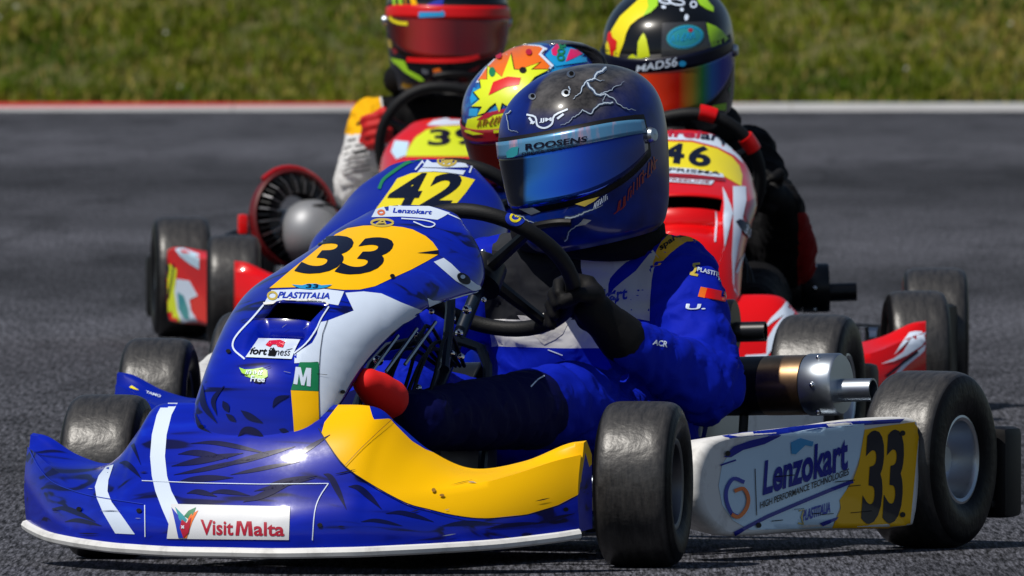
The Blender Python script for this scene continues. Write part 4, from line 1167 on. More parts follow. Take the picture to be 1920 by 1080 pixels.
Sheet(z5).line([(600, 858), (700, 865), (800, 872), (890, 890), (935, 915), (900, 942), (840, 940), (780, 915), (720, 890)], 2.2, 4).lay('swoosh', H, M['white'], 2)
# painted strokes on the lower nose
for pts, wd in (([(1255, 305), (1280, 268), (1335, 250)], 11), ([(1110, 318), (1150, 345), (1210, 374)], 12), ([(1285, 405), (1330, 417)], 9), ([(1028, 275), (1055, 325)], 13), ([(1042, 335), (1088, 368)], 10), ([(1095, 442), (1130, 408), (1180, 418), (1222, 448)], 13), ([(935, 200), (940, 290), (1000, 375)], 12), ([(1035, 205), (985, 270), (1000, 340)], 9), ([(900, 330), (930, 400), (1000, 440)], 9)):
    Sheet(z1).line(pts, wd, 5, 2).lay('brush_stroke', H, M['stroke'], 2)

# ---- kart 33, front fairing
H = Host(P33['fair'], T33)
Sheet(z1).poly([(755, 276), (722, 340), (700, 430), (692, 530), (700, 620), (716, 690), (746, 770), (776, 838), (800, 900), (850, 900), (838, 800), (820, 748), (790, 690), (770, 620), (760, 530), (768, 430), (790, 340), (832, 258), (800, 262)]).lay('white_stripe', H, M['white'])
Sheet(z1).poly([(488, 578), (455, 620), (438, 670), (446, 720), (476, 790), (532, 884), (622, 888), (560, 800), (515, 740), (496, 690), (500, 640), (524, 568)]).lay('white_stripe', H, M['white'])
Sheet(z1).poly([(790, 750), (1336, 762), (1330, 914), (770, 908)]).lay('sponsor_sticker', H, M['white_sticker'], 2)
Sheet(z1).text('Visit', [(925, 890), (1076, 893), (1076, 828), (925, 822)], .022).text('alta', [(1170, 895), (1310, 897), (1310, 836), (1170, 832)], .022).poly([(1086, 893), (1102, 893), (1108, 845), (1122, 893), (1132, 893), (1144, 845), (1146, 894), (1166, 895), (1160, 830), (1138, 830), (1127, 868), (1113, 829), (1092, 829)]).lay('sticker_lettering', H, M['wine'], 3, 6)
for pts, mm in (([(792, 766), (840, 822), (848, 905), (824, 905), (808, 830)], 'royal'), ([(808, 764), (850, 806), (862, 822), (850, 842), (828, 822)], 'teal'), ([(915, 780), (888, 830), (862, 905), (846, 905), (870, 815), (880, 800)], 'orange'),
                ([(905, 766), (870, 782), (850, 806), (868, 818), (892, 800)], 'green'), ([(840, 822), (862, 838), (884, 812), (872, 880), (848, 905), (832, 860)], 'wine')):
    Sheet(z1).poly(pts).lay('sticker_emblem', H, M[mm], 3 if mm != 'wine' else 4)
Sheet(z1).line([(840, 862), (852, 850)], 2).line([(840, 850), (852, 862)], 2).lay('sticker_emblem', H, M['white'], 5)
Sheet(z1).line([(655, 642), (900, 652), (1200, 658), (1512, 655)], 1.4).line([(668, 755), (670, 900)], 1.6).line([(1512, 655), (1470, 720), (1448, 790), (1438, 915)], 1.8, 3).lay('edge_line', H, M['white'], 2)
Sheet(z1).line([(130, 490), (180, 580), (240, 645), (330, 685), (440, 715), (660, 750)], 1.3, 4).lay('edge_line', H, M['royal'], 2)
Y = [(225, 262), (330, 270), (360, 377), (440, 372), (470, 405), (505, 440), (545, 480), (610, 520), (700, 555), (800, 570), (900, 580), (960, 575), (1060, 545), (1150, 510), (1230, 470), (1290, 450), (1340, 450), (1400, 460), (1440, 515), (1440, 580), (1430, 660), (1420, 720), (1342, 742), (1250, 790), (1100, 835), (900, 855), (750, 842), (620, 812), (520, 785), (380, 712), (230, 612), (150, 510), (97, 425)]
two_tone('blue_and_amber_wrap', M['blue_swirl'], P33['fair'], T33, [z3(*p) for p in Y], (0.90, 0.49, 0.0006))
Sheet(z3).line([(97, 425), (150, 510), (230, 612), (380, 712), (520, 785), (620, 812), (750, 842), (900, 856), (1100, 836), (1250, 791), (1342, 743)], 2.0, 3).lay('edge_line', H, M['navy'], 4)
Sheet(z3).line([(225, 600), (300, 520), (380, 440), (445, 380)], 1.2).lay('panel_seam', H, M['dark_amber'], 4)
Sheet(z3).ell((650, 722), 10, 9).ell((690, 746), 12, 6).lay('scuff', H, M['dark_amber'], 4)
for zz, x0, y0, dx, dy, wd in ((z1, 790, 575, 330, -60, 13), (z1, 800, 615, 400, -80, 9), (z1, 815, 648, 260, -20, 12), (z1, 880, 470, 360, 50, 9), (z1, 820, 520, 230, 20, 12), (z1, 1000, 575, 360, -90, 11), (z1, 1060, 615, 320, -60, 8), (z1, 1120, 740, 260, -110, 13),
                           (z1, 1170, 690, 280, -60, 9), (z1, 1230, 660, 230, -40, 8), (z1, 960, 700, 190, 10, 9), (z1, 860, 700, 140, 15, 10), (z1, 540, 380, 110, 190, 9), (z1, 550, 560, 100, 70, 10), (z1, 1330, 540, 190, -110, 9), (z1, 240, 770, 200, 60, 10), (z1, 300, 830, 170, 20, 8),
                           (z3, 120, 640, 110, 170, 12), (z3, 240, 700, 160, 110, 12), (z3, 420, 830, 230, 40, 9), (z3, 690, 890, 260, -10, 9), (z3, 900, 905, 280, -30, 8), (z3, 1130, 885, 200, -55, 7), (z3, 300, 870, 200, 20, 7)):
    Sheet(zz).line([(x0, y0), (x0 + dx * .3, y0 + dy * .15 - 10), (x0 + dx * .65, y0 + dy * .55 - 8), (x0 + dx, y0 + dy)], wd, 5, 2).lay('brush_stroke', H, M['stroke'], 1)

# ---- kart 33, left side pod
H = Host(P33['podL'], T33); z6 = zc(1060, 660, 2.2326)
Sheet(z6).poly([(655, 470), (690, 420), (760, 385), (900, 345), (1060, 318), (1250, 300), (1250, 325), (1240, 420), (1190, 540), (1150, 640), (1115, 735), (770, 745), (700, 705), (655, 640), (640, 560)]).lay('pod_wrap', H, M['sky_white'])
Sheet(z6).poly([(1250, 325), (1330, 310), (1480, 290), (1478, 335), (1440, 735), (1115, 735), (1150, 655), (1145, 620), (1200, 540), (1225, 470)]).lay('number_field', H, M['yellow'], 2)
Sheet(z6).text('3', [(1232, 722), (1316, 718), (1338, 325), (1258, 330)], .035).lay('race_number', H, M['navy'], 3, 6)
Sheet(z6).text('3', [(1322, 720), (1402, 716), (1420, 322), (1345, 326)], .035).lay('race_number', H, M['navy'], 3, 6)
Sheet(z6).text('Lenzokart', [(822, 602), (1178, 492), (1180, 340), (832, 455)], .03).lay('sticker_lettering', H, M['blue_plain'], 3, 7)
Sheet(z6).text('HIGH PERFORMANCE TECHNOLOGIES', [(812, 656), (1182, 514), (1184, 486), (812, 628)], .012).lay('sticker_lettering', H, M['navy'], 3, 7)
Sheet(z6).line([(790, 488), (797, 684)], 1.4).lay('divider', H, M['navy'], 3)
Sheet(z6).line([(745, 545), (700, 530), (672, 570), (670, 620), (690, 672), (720, 690)], 7, 4).lay('sticker_emblem', H, M['royal'], 3)
Sheet(z6).line([(702, 582), (740, 572), (760, 610), (752, 655), (720, 690), (690, 680)], 7, 4).lay('sticker_emblem', H, M['orange'], 4)
Sheet(z6).line([(705, 760), (840, 690), (980, 630), (1100, 580), (1200, 540)], 7).lay('stripe', H, M['blue_plain'], 3)
Sheet(z6).text('PLASTITALIA', [(990, 710), (1105, 672), (1108, 626), (992, 662)], .03).lay('sticker_lettering', H, M['royal'], 3, 7)
Sheet(z6).line([(975, 665), (995, 660), (985, 690), (992, 720), (970, 716)], 3).lay('sticker_emblem', H, M['gold'], 3)
Sheet(z6).poly([(1060, 715), (1140, 690), (1130, 705), (1075, 728)]).lay('flash', H, M['blue_plain'], 3)
Sheet(z6).poly([(660, 440), (700, 395), (770, 370), (880, 345), (900, 350), (830, 385), (740, 410), (690, 440)]).lay('flash', H, M['blue_plain'], 3)
Sheet(z6).line([(645, 474), (680, 462), (710, 452)], 3).lay('flash', H, M['blue_plain'], 3)
Sheet(z6).poly([(940, 378), (980, 360), (1035, 375), (1030, 395), (1000, 390), (960, 428), (942, 425)]).lay('flash', H, M['cyan'], 3)
Sheet(z6).poly([(655, 352), (740, 338), (860, 326), (1000, 308), (1180, 292), (1420, 280), (1400, 296), (1250, 306), (1060, 322), (900, 346), (760, 352), (690, 362)]).lay('pod_top_wrap', H, M['blue_plain'], 1)

# ---- kart 33 driver's suit
H = Host(body33, D33); za = zc(1140, 380, 6.0); zb = zc(900, 400, 2.7)
Sheet(zb).poly([(190, 515), (270, 520), (340, 500), (400, 470), (480, 440), (492, 500), (445, 560), (420, 610), (380, 640), (325, 665), (285, 630), (240, 590)]).lay('white_panel', H, M['suit_white'], 1)
Sheet(zb).poly([(640, 440), (680, 380), (720, 345), (790, 290), (830, 240), (875, 185), (905, 225), (880, 280), (870, 340), (862, 440), (860, 545), (780, 530), (700, 510), (655, 480)]).lay('white_panel', H, M['suit_white'], 1)
Sheet(za).poly([(505, 720), (515, 640), (545, 540), (600, 440), (680, 360), (770, 305), (880, 305), (990, 335), (1085, 392), (1000, 398), (900, 432), (800, 492), (700, 572), (630, 645), (585, 705)]).lay('epaulette', H, M['suit_yellow'], 1, 5)
Sheet(za).text('sparco', [(600, 560), (880, 350), (860, 300), (575, 500)], .03).lay('suit_lettering', H, M['black_print'], 2, 5)
Sheet(za).text('PLASTITALIA', [(1000, 775), (1375, 868), (1380, 815), (1008, 728)], .03).lay('suit_lettering', H, M['white'], 2, 5)
Sheet(za).line([(1030, 690), (960, 700), (985, 745), (960, 790), (925, 805), (1010, 822)], 4.5, 3).lay('suit_emblem', H, M['gold'], 2)
Sheet(za).poly([(1040, 950), (1335, 1010), (1310, 1120), (1010, 1060)]).lay('suit_patch', H, M['orange'], 2)
Sheet(za).poly([(1110, 966), (1335, 1012), (1312, 1116), (1085, 1072)]).lay('suit_patch', H, M['red'], 3)
Sheet(zb).text('Lenzokart', [(430, 470), (745, 435), (750, 370), (440, 405)], .03).lay('suit_lettering', H, M['royal'], 2, 5)
Sheet(zb).poly([(245, 560), (280, 525), (330, 512), (365, 520), (360, 560), (330, 600), (300, 608), (262, 590)]).lay('suit_emblem', H, M['leaf'], 2)
Sheet(zb).poly([(280, 590), (320, 570), (362, 545), (345, 585), (310, 608), (290, 604)]).lay('suit_emblem', H, M['black_print'], 3)
Sheet(zb).poly([(650, 505), (680, 500), (685, 535), (655, 540)]).lay('suit_patch', H, M['red'], 2)
Sheet(zb).text('U.', [(1038, 488), (1140, 488), (1145, 462), (1045, 460)], .03).lay('suit_lettering', H, M['white'], 2, 5)
Sheet(zb).text('ACR', [(870, 665), (945, 680), (950, 650), (878, 640)], .03).lay('suit_lettering', H, M['white'], 2, 5)
Sheet(zb).line([(255, 880), (290, 845), (325, 825)], 2.5, 3).line([(345, 690), (420, 718)], 2).lay('suit_piping', H, M['white'], 2)

# steering wheel marker
H = Host(P33['wheel'], T33)
Sheet().ell((966, 409), 19, 15).lay('rim_marker', H, M['royal'], 1, 4); Sheet().ell((966, 408), 9, 7, ring=4).lay('rim_marker', H, M['lemon'], 2, 4)

# ---- helmet of driver 33
zh = zc(880, 80, 2.5714)
H = Host(h33, D33)
def bolt_path(pts, rnd, amp=.16, it=3):
    P = [Vector(p) for p in pts]
    for _ in range(it):
        Q = [P[0]]
        for a_, b_ in zip(P, P[1:]):
            d_ = b_ - a_; m_ = (a_ + b_) / 2 + Vector((-d_.y, d_.x)) * rnd.uniform(-amp, amp); Q += [m_, b_]
        P = Q
    return [tuple(p) for p in P]
rnd = random.Random(21)
for pts, wd in (([(660, 125), (615, 150), (600, 178), (565, 190), (545, 215), (530, 250), (500, 275)], 3.2), ([(570, 195), (590, 225), (625, 255), (655, 250), (690, 270), (720, 300), (765, 325), (800, 328)], 2.6), ([(690, 290), (640, 298), (605, 318), (585, 345), (545, 325), (520, 350), (480, 385), (440, 398)], 2.2),
                ([(625, 255), (665, 240), (700, 215), (745, 190)], 1.4), ([(480, 215), (485, 245), (470, 262)], 1.2), ([(205, 330), (180, 345), (195, 420), (240, 435)], 1.4), ([(655, 250), (640, 280), (650, 300)], 1.0), ([(600, 178), (630, 190), (650, 185)], 1.0),
                ([(440, 860), (500, 840), (560, 815), (600, 800), (640, 780)], 3), ([(460, 955), (480, 910), (520, 880), (560, 860)], 2.2), ([(320, 870), (370, 890), (420, 880), (480, 850)], 2.6), ([(230, 830), (290, 860), (340, 880)], 1.8)):
    q = bolt_path(pts, rnd)
    Sheet(zh).line(q, wd * 2.6, 0, True).lay('lightning_glow', H, M['glow_print'], 2, 6)
    Sheet(zh).line(q, wd, 0, True).lay('lightning_bolt', H, M['bolt_white'], 3, 6)
Sheet(zh).text('JJM', [(338, 388), (400, 384), (398, 362), (340, 366)], .03).lay('helmet_lettering', H, M['white'], 2, 5)
Sheet(zh).line([(278, 348), (320, 360), (330, 400), (365, 412), (400, 392), (412, 352), (475, 322)], 3.4, 3).line([(290, 362), (312, 392)], 4).line([(455, 345), (425, 368)], 4).line([(318, 382), (296, 390)], 3).lay('winged_emblem', H, M['white'], 2, 6)
for c, r_ in (((490, 155), 20), ((465, 245), 20), ((305, 262), 18)):
    Sheet(zh).ell(c, r_, r_ * .85).lay('vent_rim', H, M['steel'], 2, 5); Sheet(zh).ell((c[0] + 3, c[1] - 2), r_ * .55, r_ * .5).lay('vent_hole', H, M['lining'], 3, 5)
Sheet(zh).poly([(510, 778), (560, 760), (625, 742), (600, 765), (555, 790)]).lay('chin_intake', H, M['gold'], 2, 6)
Sheet(zh).poly([(520, 885), (550, 848), (588, 855), (560, 875)]).lay('chin_intake', H, M['steel'], 2, 6)
Sheet(zh).poly([(240, 800), (300, 790), (345, 815), (300, 830)]).lay('chin_intake', H, M['steel'], 2, 6)
Sheet(zh).marks([(595, 805), (665, 755), (662, 728), (600, 775)], 6, 1.3, 3).lay('helmet_lettering', H, M['white'], 2, 5)
Sheet(zh).text('JJ', [(692, 830), (752, 790), (752, 735), (705, 775)], .02).marks([(758, 765), (910, 590), (900, 530), (765, 705)], 8, 2.2, 5).lay('helmet_lettering', H, M['dark_red'], 2, 5)
H = Host(s33, D33)
Sheet(zh).text('ROOSENS', [(272, 520), (565, 478), (570, 450), (272, 488)], .03).lay('strip_lettering', H, M['navy'], 2, 5)
Sheet(zh).text('DRIVER DEVELOPMENT', [(255, 548), (600, 500), (603, 484), (256, 530)], .01).lay('strip_lettering', H, M['navy'], 2, 5)
Sheet(zh).poly([(180, 530), (205, 505), (240, 500), (235, 540), (215, 552), (185, 555)]).lay('strip_emblem', H, M['teal'], 2, 6)

# ---- kart 42
H = Host(P42['nose'], T42)
Sheet(z5).poly([(345, 762), (420, 660), (490, 560), (560, 455), (700, 402), (800, 392), (930, 390), (1060, 400), (1180, 425), (1335, 465), (1240, 600), (1150, 705), (1050, 760), (1000, 800), (300, 800)]).lay('number_field', H, M['lemon'])
Sheet(z5).text('4', [(400, 760), (720, 760), (900, 402), (600, 402)], .03).lay('race_number', H, M['navy'], 2, 6)
Sheet(z5).text('2', [(770, 745), (1065, 745), (1290, 412), (950, 402)], .03).lay('race_number', H, M['navy'], 2, 6)
Sheet(z5).poly([(880, 232), (1000, 220), (1150, 226), (1300, 245), (1262, 345), (1000, 350), (810, 345)]).lay('maker_sticker', H, M['white'], 2)
Sheet(z5).poly([(800, 352), (1000, 360), (1240, 378), (1215, 420), (1060, 398), (930, 388), (760, 396)]).lay('white_band', H, M['white'], 2)
Sheet(z5).ell((1055, 285), 90, 48, ring=4).line([(1000, 310), (1045, 255), (1070, 250), (1105, 310)], 3.5).line([(1020, 292), (1095, 290)], 3).lay('maker_badge', H, M['gold'], 3)
Sheet(z5).line([(840, 245), (800, 300), (740, 372)], 3).line([(1330, 262), (1300, 340), (1280, 400)], 3).lay('edge_line', H, M['white'], 2)
Sheet(z5).line([(870, 215), (760, 260), (640, 310), (520, 390), (420, 470), (380, 560)], 6, 3).lay('green_edge', H, M['green'], 2)
Sheet(z5).line([(1380, 290), (1480, 330), (1570, 380)], 6, 3).lay('green_edge', H, M['green'], 2)
H = Host(P42['fair'], T42); zw = zc(200, 580, 5.4)
Sheet(zw).text('TAMO', [(395, 850), (545, 900), (552, 875), (402, 828)], .03).lay('fairing_lettering', H, M['white'], 2, 5)
Sheet(zw).poly([(230, 795), (255, 775), (300, 805), (330, 825), (290, 818)]).lay('fairing_emblem', H, M['lemon'], 2, 5)
zo = zc(860, 40, 4.5)
H = Host(h42, D42)
star = [(445, 290), (470, 420), (510, 422), (680, 362), (610, 420), (760, 418), (640, 480), (575, 560), (510, 620), (460, 690), (425, 722), (372, 690), (350, 770), (318, 690), (270, 725), (230, 772), (170, 792), (208, 722), (120, 720), (190, 662), (140, 602), (200, 570), (188, 500), (250, 502), (252, 388), (322, 440), (372, 482)]
def grow(pts, k):
    cx = sum(p[0] for p in pts) / len(pts); cy = sum(p[1] for p in pts) / len(pts)
    return [(cx + (x - cx) * k, cy + (y - cy) * k) for x, y in pts]
Sheet(zo).poly([(150, 520), (230, 395), (330, 290), (450, 222), (560, 198), (690, 208), (750, 235), (705, 290), (790, 390), (760, 430), (560, 470), (300, 520)]).lay('white_outline', H, M['white'], 2)
Sheet(zo).poly([(165, 505), (235, 405), (335, 302), (450, 235), (560, 210), (680, 220), (725, 245), (685, 292), (768, 388), (740, 420), (560, 500), (300, 520)]).lay('orange_field', H, M['orange'], 3)
Sheet(zo).poly(grow(star, 1.06)).lay('star_outline', H, M['black_print'], 4)
Sheet(zo).poly(star).lay('starburst', H, M['lime'], 5)
Sheet(zo).poly([(300, 522), (420, 478), (530, 488), (512, 545), (400, 565), (262, 632)]).lay('star_lettering', H, M['red'], 6)
Sheet(zo).ell((292, 440), 26, 40).lay('vent_hole', H, M['green'], 6); Sheet(zo).ell((545, 425), 30, 26).lay('vent_hole', H, M['black_print'], 6); Sheet(zo).ell((595, 275), 26, 26).lay('vent_hole', H, M['wine'], 6); Sheet(zo).ell((345, 300), 26, 30).lay('vent_hole', H, M['wine'], 6)
Sheet(zo).poly([(760, 330), (730, 290), (790, 225), (860, 180), (980, 200), (1070, 260), (1080, 345), (900, 370), (820, 385)]).lay('cyan_field', H, M['cyan'], 2)
Sheet(zo).poly([(780, 250), (830, 190), (850, 230), (820, 300), (790, 290)]).poly([(940, 240), (1000, 250), (1040, 280), (960, 320), (900, 345), (920, 290)]).lay('pink_splash', H, M['pink'], 3)
Sheet(zo).ell((858, 315), 26, 22, ring=3.2).ell((862, 262), 26, 22, ring=3.2).line([(845, 225), (895, 225), (895, 180), (848, 180)], 3.2).lay('helmet_lettering', H, M['green'], 4, 5)
Sheet(zo).line([(725, 245), (685, 292), (790, 395)], 5).lay('zigzag', H, M['white'], 6)
Sheet(zo).poly([(130, 560), (185, 590), (160, 660), (110, 700), (100, 650)]).poly([(95, 740), (170, 730), (160, 800), (90, 800)]).lay('cyan_field', H, M['cyan'], 2)
for hh in (h42, s42, v42):
    HH = Host(hh, D42)
    Sheet(zo).poly([(85, 825), (180, 800), (300, 780), (420, 775), (400, 930), (260, 945), (130, 955), (60, 930)]).lay('lime_band', HH, M['lime'], 4)
    Sheet(zo).poly([(160, 830), (240, 775), (420, 735), (400, 770), (300, 790), (230, 830)]).lay('red_flash', HH, M['wine'], 5)
    Sheet(zo).marks([(165, 890), (395, 850), (400, 790), (180, 830)], 7, 2.6, 4).lay('helmet_lettering', HH, M['dark_amber'], 6, 5)
# roof spoiler of that helmet
mb = MB(); rows = []
for i in range(7):
    t = i / 6; rows.append([m42 @ (helmet_at(.138 - .095 * t, math.pi + (k - 6) / 6 * .75, .006 + .022 * math.sin(t * 2.2))) for k in range(13)])
mb.grid(rows, flip=True); sp_ = mb.build('spoiler', M['clear'], D42, h42); md = sp_.modifiers.new('thickness', 'SOLIDIFY'); md.thickness = .003

# ---- kart 46
z46 = zc(1220, 220, 3.857); zr = zc(1240, 350, 3.0846); zq = zc(1380, 480, 4.0)
H = Host(P46['nose'], T46)
Sheet(z46).poly([(-250, 150), (-100, 95), (80, 78), (230, 68), (400, 95), (560, 150), (672, 212), (668, 335), (600, 275), (480, 215), (300, 168), (95, 162), (-100, 185), (-250, 260)]).lay('maker_band', H, M['white'])
Sheet(z46).text('birel', [(30, 140), (352, 160), (368, 102), (45, 82)], .035).lay('maker_lettering', H, M['wine'], 2, 5)
Sheet(z46).text('art', [(356, 162), (545, 182), (560, 140), (372, 108)], .03).lay('maker_lettering', H, M['navy'], 2, 5)
Sheet(z46).poly([(-250, 280), (-100, 205), (95, 175), (300, 182), (480, 228), (590, 290), (640, 350), (662, 420), (655, 500), (590, 462), (520, 422), (420, 395), (110, 362), (-250, 400)]).lay('number_field', H, M['lemon'])
Sheet(z46).text('4', [(70, 325), (235, 345), (255, 195), (90, 185)], .035).text('6', [(268, 350), (430, 368), (442, 215), (280, 200)], .035).lay('race_number', H, M['navy'], 2, 5)
Sheet(z46).poly([(100, 362), (300, 375), (520, 412), (530, 440), (300, 415), (105, 405)]).lay('white_band', H, M['white'], 2)
Sheet(z46).text('PRISMA', [(128, 395), (500, 422), (512, 400), (135, 370)], .02).lay('sticker_lettering', H, M['navy'], 3, 5)
Sheet(z46).line([(100, 425), (300, 435), (540, 458)], 5).lay('stripe', H, M['dark_red'], 2)
Sheet(z46).poly([(105, 442), (460, 465), (436, 493), (105, 470)]).lay('white_band', H, M['white'], 3)
Sheet(z46).text('FREELINE', [(120, 466), (420, 486), (430, 468), (122, 450)], .01).lay('sticker_lettering', H, M['dark_red'], 4, 5)
Sheet(z46).line([(80, 600), (220, 568), (350, 600), (400, 625)], 2.2).line([(90, 605), (240, 600), (390, 628)], 2.2).line([(80, 640), (450, 655), (468, 670), (478, 780), (462, 905)], 3).lay('outline', H, M['white'], 3)
Sheet(zr).poly([(352, 0), (372, 40), (400, 110), (412, 150), (395, 225), (370, 330), (340, 420), (325, 470), (362, 350), (358, 200), (362, 100)]).poly([(412, 0), (486, 0), (490, 80), (470, 170), (460, 260), (440, 350), (420, 480), (418, 600), (445, 640), (410, 560), (404, 400), (412, 250), (414, 120)]).poly([(490, 360), (470, 420), (440, 500), (425, 500), (452, 430)]).lay('white_flash', H, M['white'], 2)
Sheet(zr).poly([(425, 205), (450, 190), (500, 215), (548, 290), (545, 328), (505, 300), (470, 265)]).lay('sponsor_sticker', H, M['navy'], 4)
Sheet(zr).text('35', [(470, 265), (505, 300), (520, 255), (485, 218)], .03).lay('sticker_lettering', H, M['white'], 5, 5)
Sheet(zr).poly([(488, 95), (530, 70), (580, 90), (612, 120), (590, 190), (560, 270), (540, 270), (500, 210), (478, 165)]).lay('crimson_flank', H, M['dark_red'], 2)
H = Host(P46['fair'], T46)
Sheet(zq).poly([(345, 385), (370, 345), (410, 355), (440, 395), (420, 480), (380, 560), (300, 660), (240, 740), (215, 815), (60, 815), (70, 745), (225, 735), (235, 620), (280, 540), (360, 440), (270, 500), (190, 568), (260, 470)]).lay('white_flash', H, M['white'], 2)
Sheet(zq).poly([(1300, 575), (1345, 565), (1445, 568), (1432, 640), (1380, 680), (1280, 745), (1180, 790), (1080, 812), (1180, 770), (1250, 720), (1300, 640), (1340, 590), (1290, 640), (1180, 745), (1230, 670)]).poly([(1515, 620), (1440, 680), (1380, 740), (1280, 820), (1220, 885), (1190, 880), (1260, 800), (1350, 720), (1440, 650)]).lay('white_flash', H, M['white'], 2)
Sheet(zq).line([(1360, 720), (1250, 800), (1120, 905)], 5).lay('stripe', H, M['navy'], 3)
zm = zc(1100, 0, 4.153)
H = Host(h46, D46)
Sheet(zm).poly([(160, 482), (152, 350), (200, 230), (262, 130), (350, 50), (425, -20), (470, -40), (520, -20), (500, 60), (470, 110), (400, 150), (340, 200), (310, 262), (290, 340), (258, 420), (250, 492)]).lay('yellow_field', H, M['lemon'], 2)
Sheet(zm).poly([(470, -40), (560, -20), (552, 50), (500, 100), (440, 130), (480, 60)]).lay('green_field', H, M['leaf'], 3)
Sheet(zm).poly([(400, 330), (425, 280), (445, 258), (465, 300), (480, 370), (492, 440), (400, 460), (310, 478), (330, 440), (360, 420), (395, 445)]).lay('lime_field', H, M['lime'], 2)
Sheet(zm).poly([(172, 262), (190, 240), (205, 290), (240, 320), (235, 380), (215, 400), (212, 455), (192, 420), (180, 350), (165, 310)]).lay('red_splash', H, M['red'], 3)
Sheet(zm).poly([(930, 178), (1000, 205), (1050, 240), (1098, 300), (1060, 360), (1020, 395), (980, 400), (950, 300)]).poly([(850, -10), (930, -5), (985, 60), (985, 95), (930, 72), (880, 40)]).lay('lime_field', H, M['leaf'], 2)
Sheet(zm).poly([(590, 180), (920, 170), (950, 290), (985, 405), (580, 440)]).lay('grey_field', H, M['grey_paint'], 2)
Sheet(zm).ell((765, 290), 145, 92, rot=-.15).lay('oval_logo', H, M['teal'], 3); Sheet(zm).ell((765, 290), 128, 76, rot=-.15, ring=2).lay('oval_logo', H, M['cyan'], 4)
Sheet(zm).marks([(650, 330), (840, 300), (845, 245), (655, 280)], 5, 2, 8).lay('helmet_lettering', H, M['cyan'], 4, 5); Sheet(zm).ell((805, 238), 18, 14).lay('oval_logo', H, M['wine'], 4)
for c, a, b in (((700, 20), 60, 22), ((610, 15), 45, 16), ((740, 80), 14, 14), ((775, 140), 16, 24), ((600, 60), 18, 12), ((830, 40), 22, 22)):
    Sheet(zm).ell(c, a, b, rot=.2, ring=3 if a > 18 else None).lay('white_flourish', H, M['white'], 3, 6)
Sheet(zm).poly([(1120, 640), (1180, 660), (1190, 780), (1120, 760), (1100, 700)]).lay('green_field', H, M['green'], 2)
Sheet(zm).poly([(930, 850), (980, 820), (1085, 800), (1080, 860), (960, 850)]).lay('green_field', H, M['leaf'], 2)
Sheet(zm).text('OLL', [(660, 915), (890, 890), (895, 855), (680, 870)], .03).line([(560, 925), (640, 912)], 4).lay('helmet_lettering', H, M['white'], 2, 5)
for hh in (s46, v46, h46):
    HH = Host(hh, D46)
    if hh is not h46: Sheet(zm).text('MAD56', [(385, 562), (705, 515), (710, 440), (395, 510)], .02).lay('strip_lettering', HH, M['white'], 2, 5)
Sheet(zm).ell((745, 495), 28, 22).lay('strip_emblem', Host(s46, D46), M['cyan'], 2)

# ---- kart 39
z8 = zc(640, 0, 3.375); zs = zc(640, 180, 4.5)
H = Host(P39['nose'], T39)
Sheet(z8).poly([(400, 990), (430, 930), (470, 870), (540, 822), (640, 800), (790, 795), (950, 800), (950, 990), (560, 990)]).lay('number_field', H, M['lime'])
Sheet(z8).poly([(540, 795), (580, 765), (660, 748), (780, 738), (950, 740), (950, 790), (790, 788), (640, 795)]).lay('white_band', H, M['white'])
Sheet(z8).text('3', [(545, 925), (690, 925), (695, 818), (560, 818)], .035).text('9', [(715, 922), (850, 922), (855, 812), (720, 812)], .035).lay('race_number', H, M['navy'], 2, 5)
Sheet(z8).poly([(315, 960), (340, 890), (430, 900), (410, 985), (350, 1010)]).lay('blue_white_sticker', H, M['sky_white'], 2)
H = Host(P39['podR'], T39); z9 = zc(240, 280, 2.8423)
Sheet(z9).poly([(180, 580), (262, 640), (250, 740), (265, 860), (320, 960), (340, 1030), (100, 1030), (150, 940)]).lay('lime_flank', H, M['lime'])
Sheet(z9).line([(205, 580), (215, 640), (195, 740), (200, 830), (225, 950)], 5, 3).lay('dark_stripe', H, M['navy'], 2)
Sheet(z9).line([(245, 610), (238, 680), (215, 800)], 3, 3).lay('dark_stripe', H, M['navy'], 2)
Sheet(z9).poly([(240, 515), (300, 530), (382, 560), (382, 640), (330, 610), (280, 570)]).lay('blue_white_sticker', H, M['sky_white'], 2)
Sheet(z9).poly([(262, 690), (330, 700), (375, 780), (330, 800), (340, 860), (372, 910), (375, 1010), (300, 960), (265, 860), (250, 760)]).lay('white_flank', H, M['white'], 2)
Sheet(z9).poly([(268, 760), (300, 780), (325, 850), (330, 910), (300, 900), (275, 850)]).lay('blue_flash', H, M['teal'], 3)
H = Host(body39, D39)
st = Sheet(zs)
for y in (420, 470, 520, 565, 600, 640): st.line([(25, y + 30), (90, y), (150, y - 5), (240, y - 25)], 2)
st.marks([(60, 395), (225, 360), (220, 330), (60, 365)], 7, 2, 2).marks([(110, 500), (215, 470), (212, 440), (108, 470)], 4, 2, 3)
st.lay('suit_lettering', H, M['black_print'], 2, 6)
Sheet(zs).line([(130, 250), (170, 215), (250, 165)], 4, 3).lay('suit_lettering', H, M['black_print'], 3, 6)
zt = zc(640, 0, 6.75)
H = Host(h39, D39)
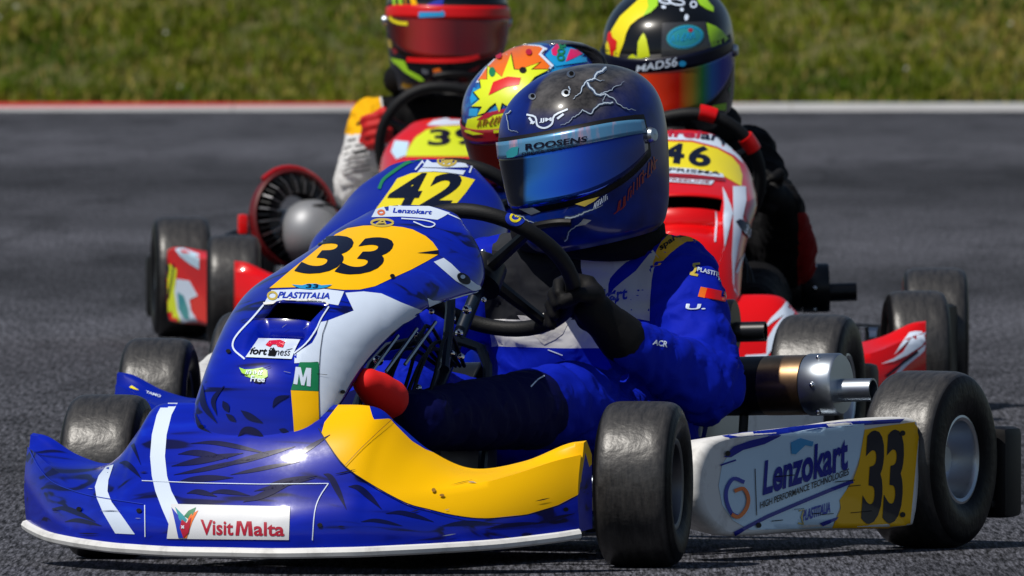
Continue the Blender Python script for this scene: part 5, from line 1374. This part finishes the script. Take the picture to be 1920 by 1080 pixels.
for pts, mm in (([(650, -30), (660, 100), (700, 110), (690, -30)], 'leaf'), ([(720, -30), (740, 90), (790, 90), (760, -30)], 'leaf'), ([(790, -30), (810, 85), (845, 85), (830, -30)], 'dark_amber'), ([(870, -30), (890, 60), (930, 95), (980, 90), (930, -30)], 'yellow'),
                ([(1080, 60), (1180, 10), (1300, -20), (1280, 70), (1180, 85)], 'royal'), ([(625, 730), (700, 745), (800, 770), (830, 830), (850, 880), (1000, 960), (1060, 1020), (1000, 1030), (880, 960), (790, 900), (720, 830), (660, 790)], 'leaf'), ([(640, 620), (690, 600), (720, 660), (680, 690)], 'dark_red'),
                ([(1160, 880), (1240, 860), (1290, 930), (1230, 980), (1180, 960)], 'orange'), ([(1600, 900), (1720, 840), (1760, 820), (1700, 900)], 'dark_red'), ([(1020, 870), (1100, 890), (1100, 940), (1030, 930)], 'steel'), ([(590, 480), (630, 500), (655, 580), (620, 620), (600, 560)], 'gold')):
    Sheet(zt).poly(pts).lay('helmet_graphic', H, M[mm], 2, 6)
for hh in (v39, s39):
    HH = Host(hh, D39)
    Sheet(zt).line([(615, 215), (660, 260), (740, 290), (845, 300)], 6, 3).lay('yellow_trim', HH, M['lemon'], 3)
    Sheet(zt).line([(850, 750), (1000, 762), (1200, 770), (1450, 765), (1620, 745), (1730, 715)], 7, 3).lay('red_trim', HH, M['red'], 3)
Sheet(zt).line([(850, 750), (1000, 762), (1200, 770), (1450, 765), (1620, 745), (1730, 715)], 9, 3).lay('red_trim', H, M['red'], 8)
HH = Host(s39, D39)
Sheet(zt).poly([(980, 222), (1305, 208), (1308, 160), (1280, 130), (1250, 150), (985, 150)]).lay('strip_lettering', HH, M['cyan'], 2, 5)

# ---- wear on kart 33: rubber rubs, scratches and fixing screws
H = Host(P33['fair'], T33); rnd = random.Random(77)
for k in range(16):
    x = rnd.uniform(70, 1080); y = rnd.uniform(955, 1008) if k % 2 else rnd.uniform(880, 960)
    if 310 < x < 550 and y > 930: continue
    ln = rnd.uniform(8, 42); sl = rnd.uniform(-.25, .12)
    Sheet().line([(x, y), (x + ln * .5, y + ln * sl * .5 + rnd.uniform(-1, 1)), (x + ln, y + ln * sl)], rnd.uniform(.8, 2.6), 3, 2).lay('rubber_rub' if k % 3 else 'scratch', H, M['scuff_dark'] if k % 3 else M['scuff_pale'], 3)
for u, v in ((262, 958), (600, 985), (1060, 955), (150, 955)):
    Sheet().ell((u, v), 5, 4).lay('fixing_screw', H, M['black'], 3, 4)
H = Host(P33['nose'], T33)
for u, v in ((380, 800), (640, 735), (735, 520), (430, 660)):
    Sheet().ell((u, v), 4.5, 3.6).lay('fixing_screw', H, M['black'], 4, 4)
for k in range(7):
    x = rnd.uniform(400, 620); y = rnd.uniform(600, 800); ln = rnd.uniform(8, 24)
    Sheet().line([(x, y), (x + ln, y + rnd.uniform(-9, 5))], rnd.uniform(.7, 1.4), 0, 0).lay('scratch', H, M['scuff_pale'] if k % 2 else M['scuff_dark'], 4)
H = Host(P33['podL'], T33)
for u, v in ((1362, 850), (1690, 812), (1690, 965), (1420, 985)):
    Sheet().ell((u, v), 5, 5).lay('fixing_screw', H, M['black'], 4, 4)
for k in range(8):
    x = rnd.uniform(1340, 1600); y = rnd.uniform(860, 995); ln = rnd.uniform(10, 40)
    Sheet().line([(x, y), (x + ln, y - ln * .1)], rnd.uniform(.8, 1.8), 0, 0).lay('rubber_rub', H, M['scuff_dark'], 4)
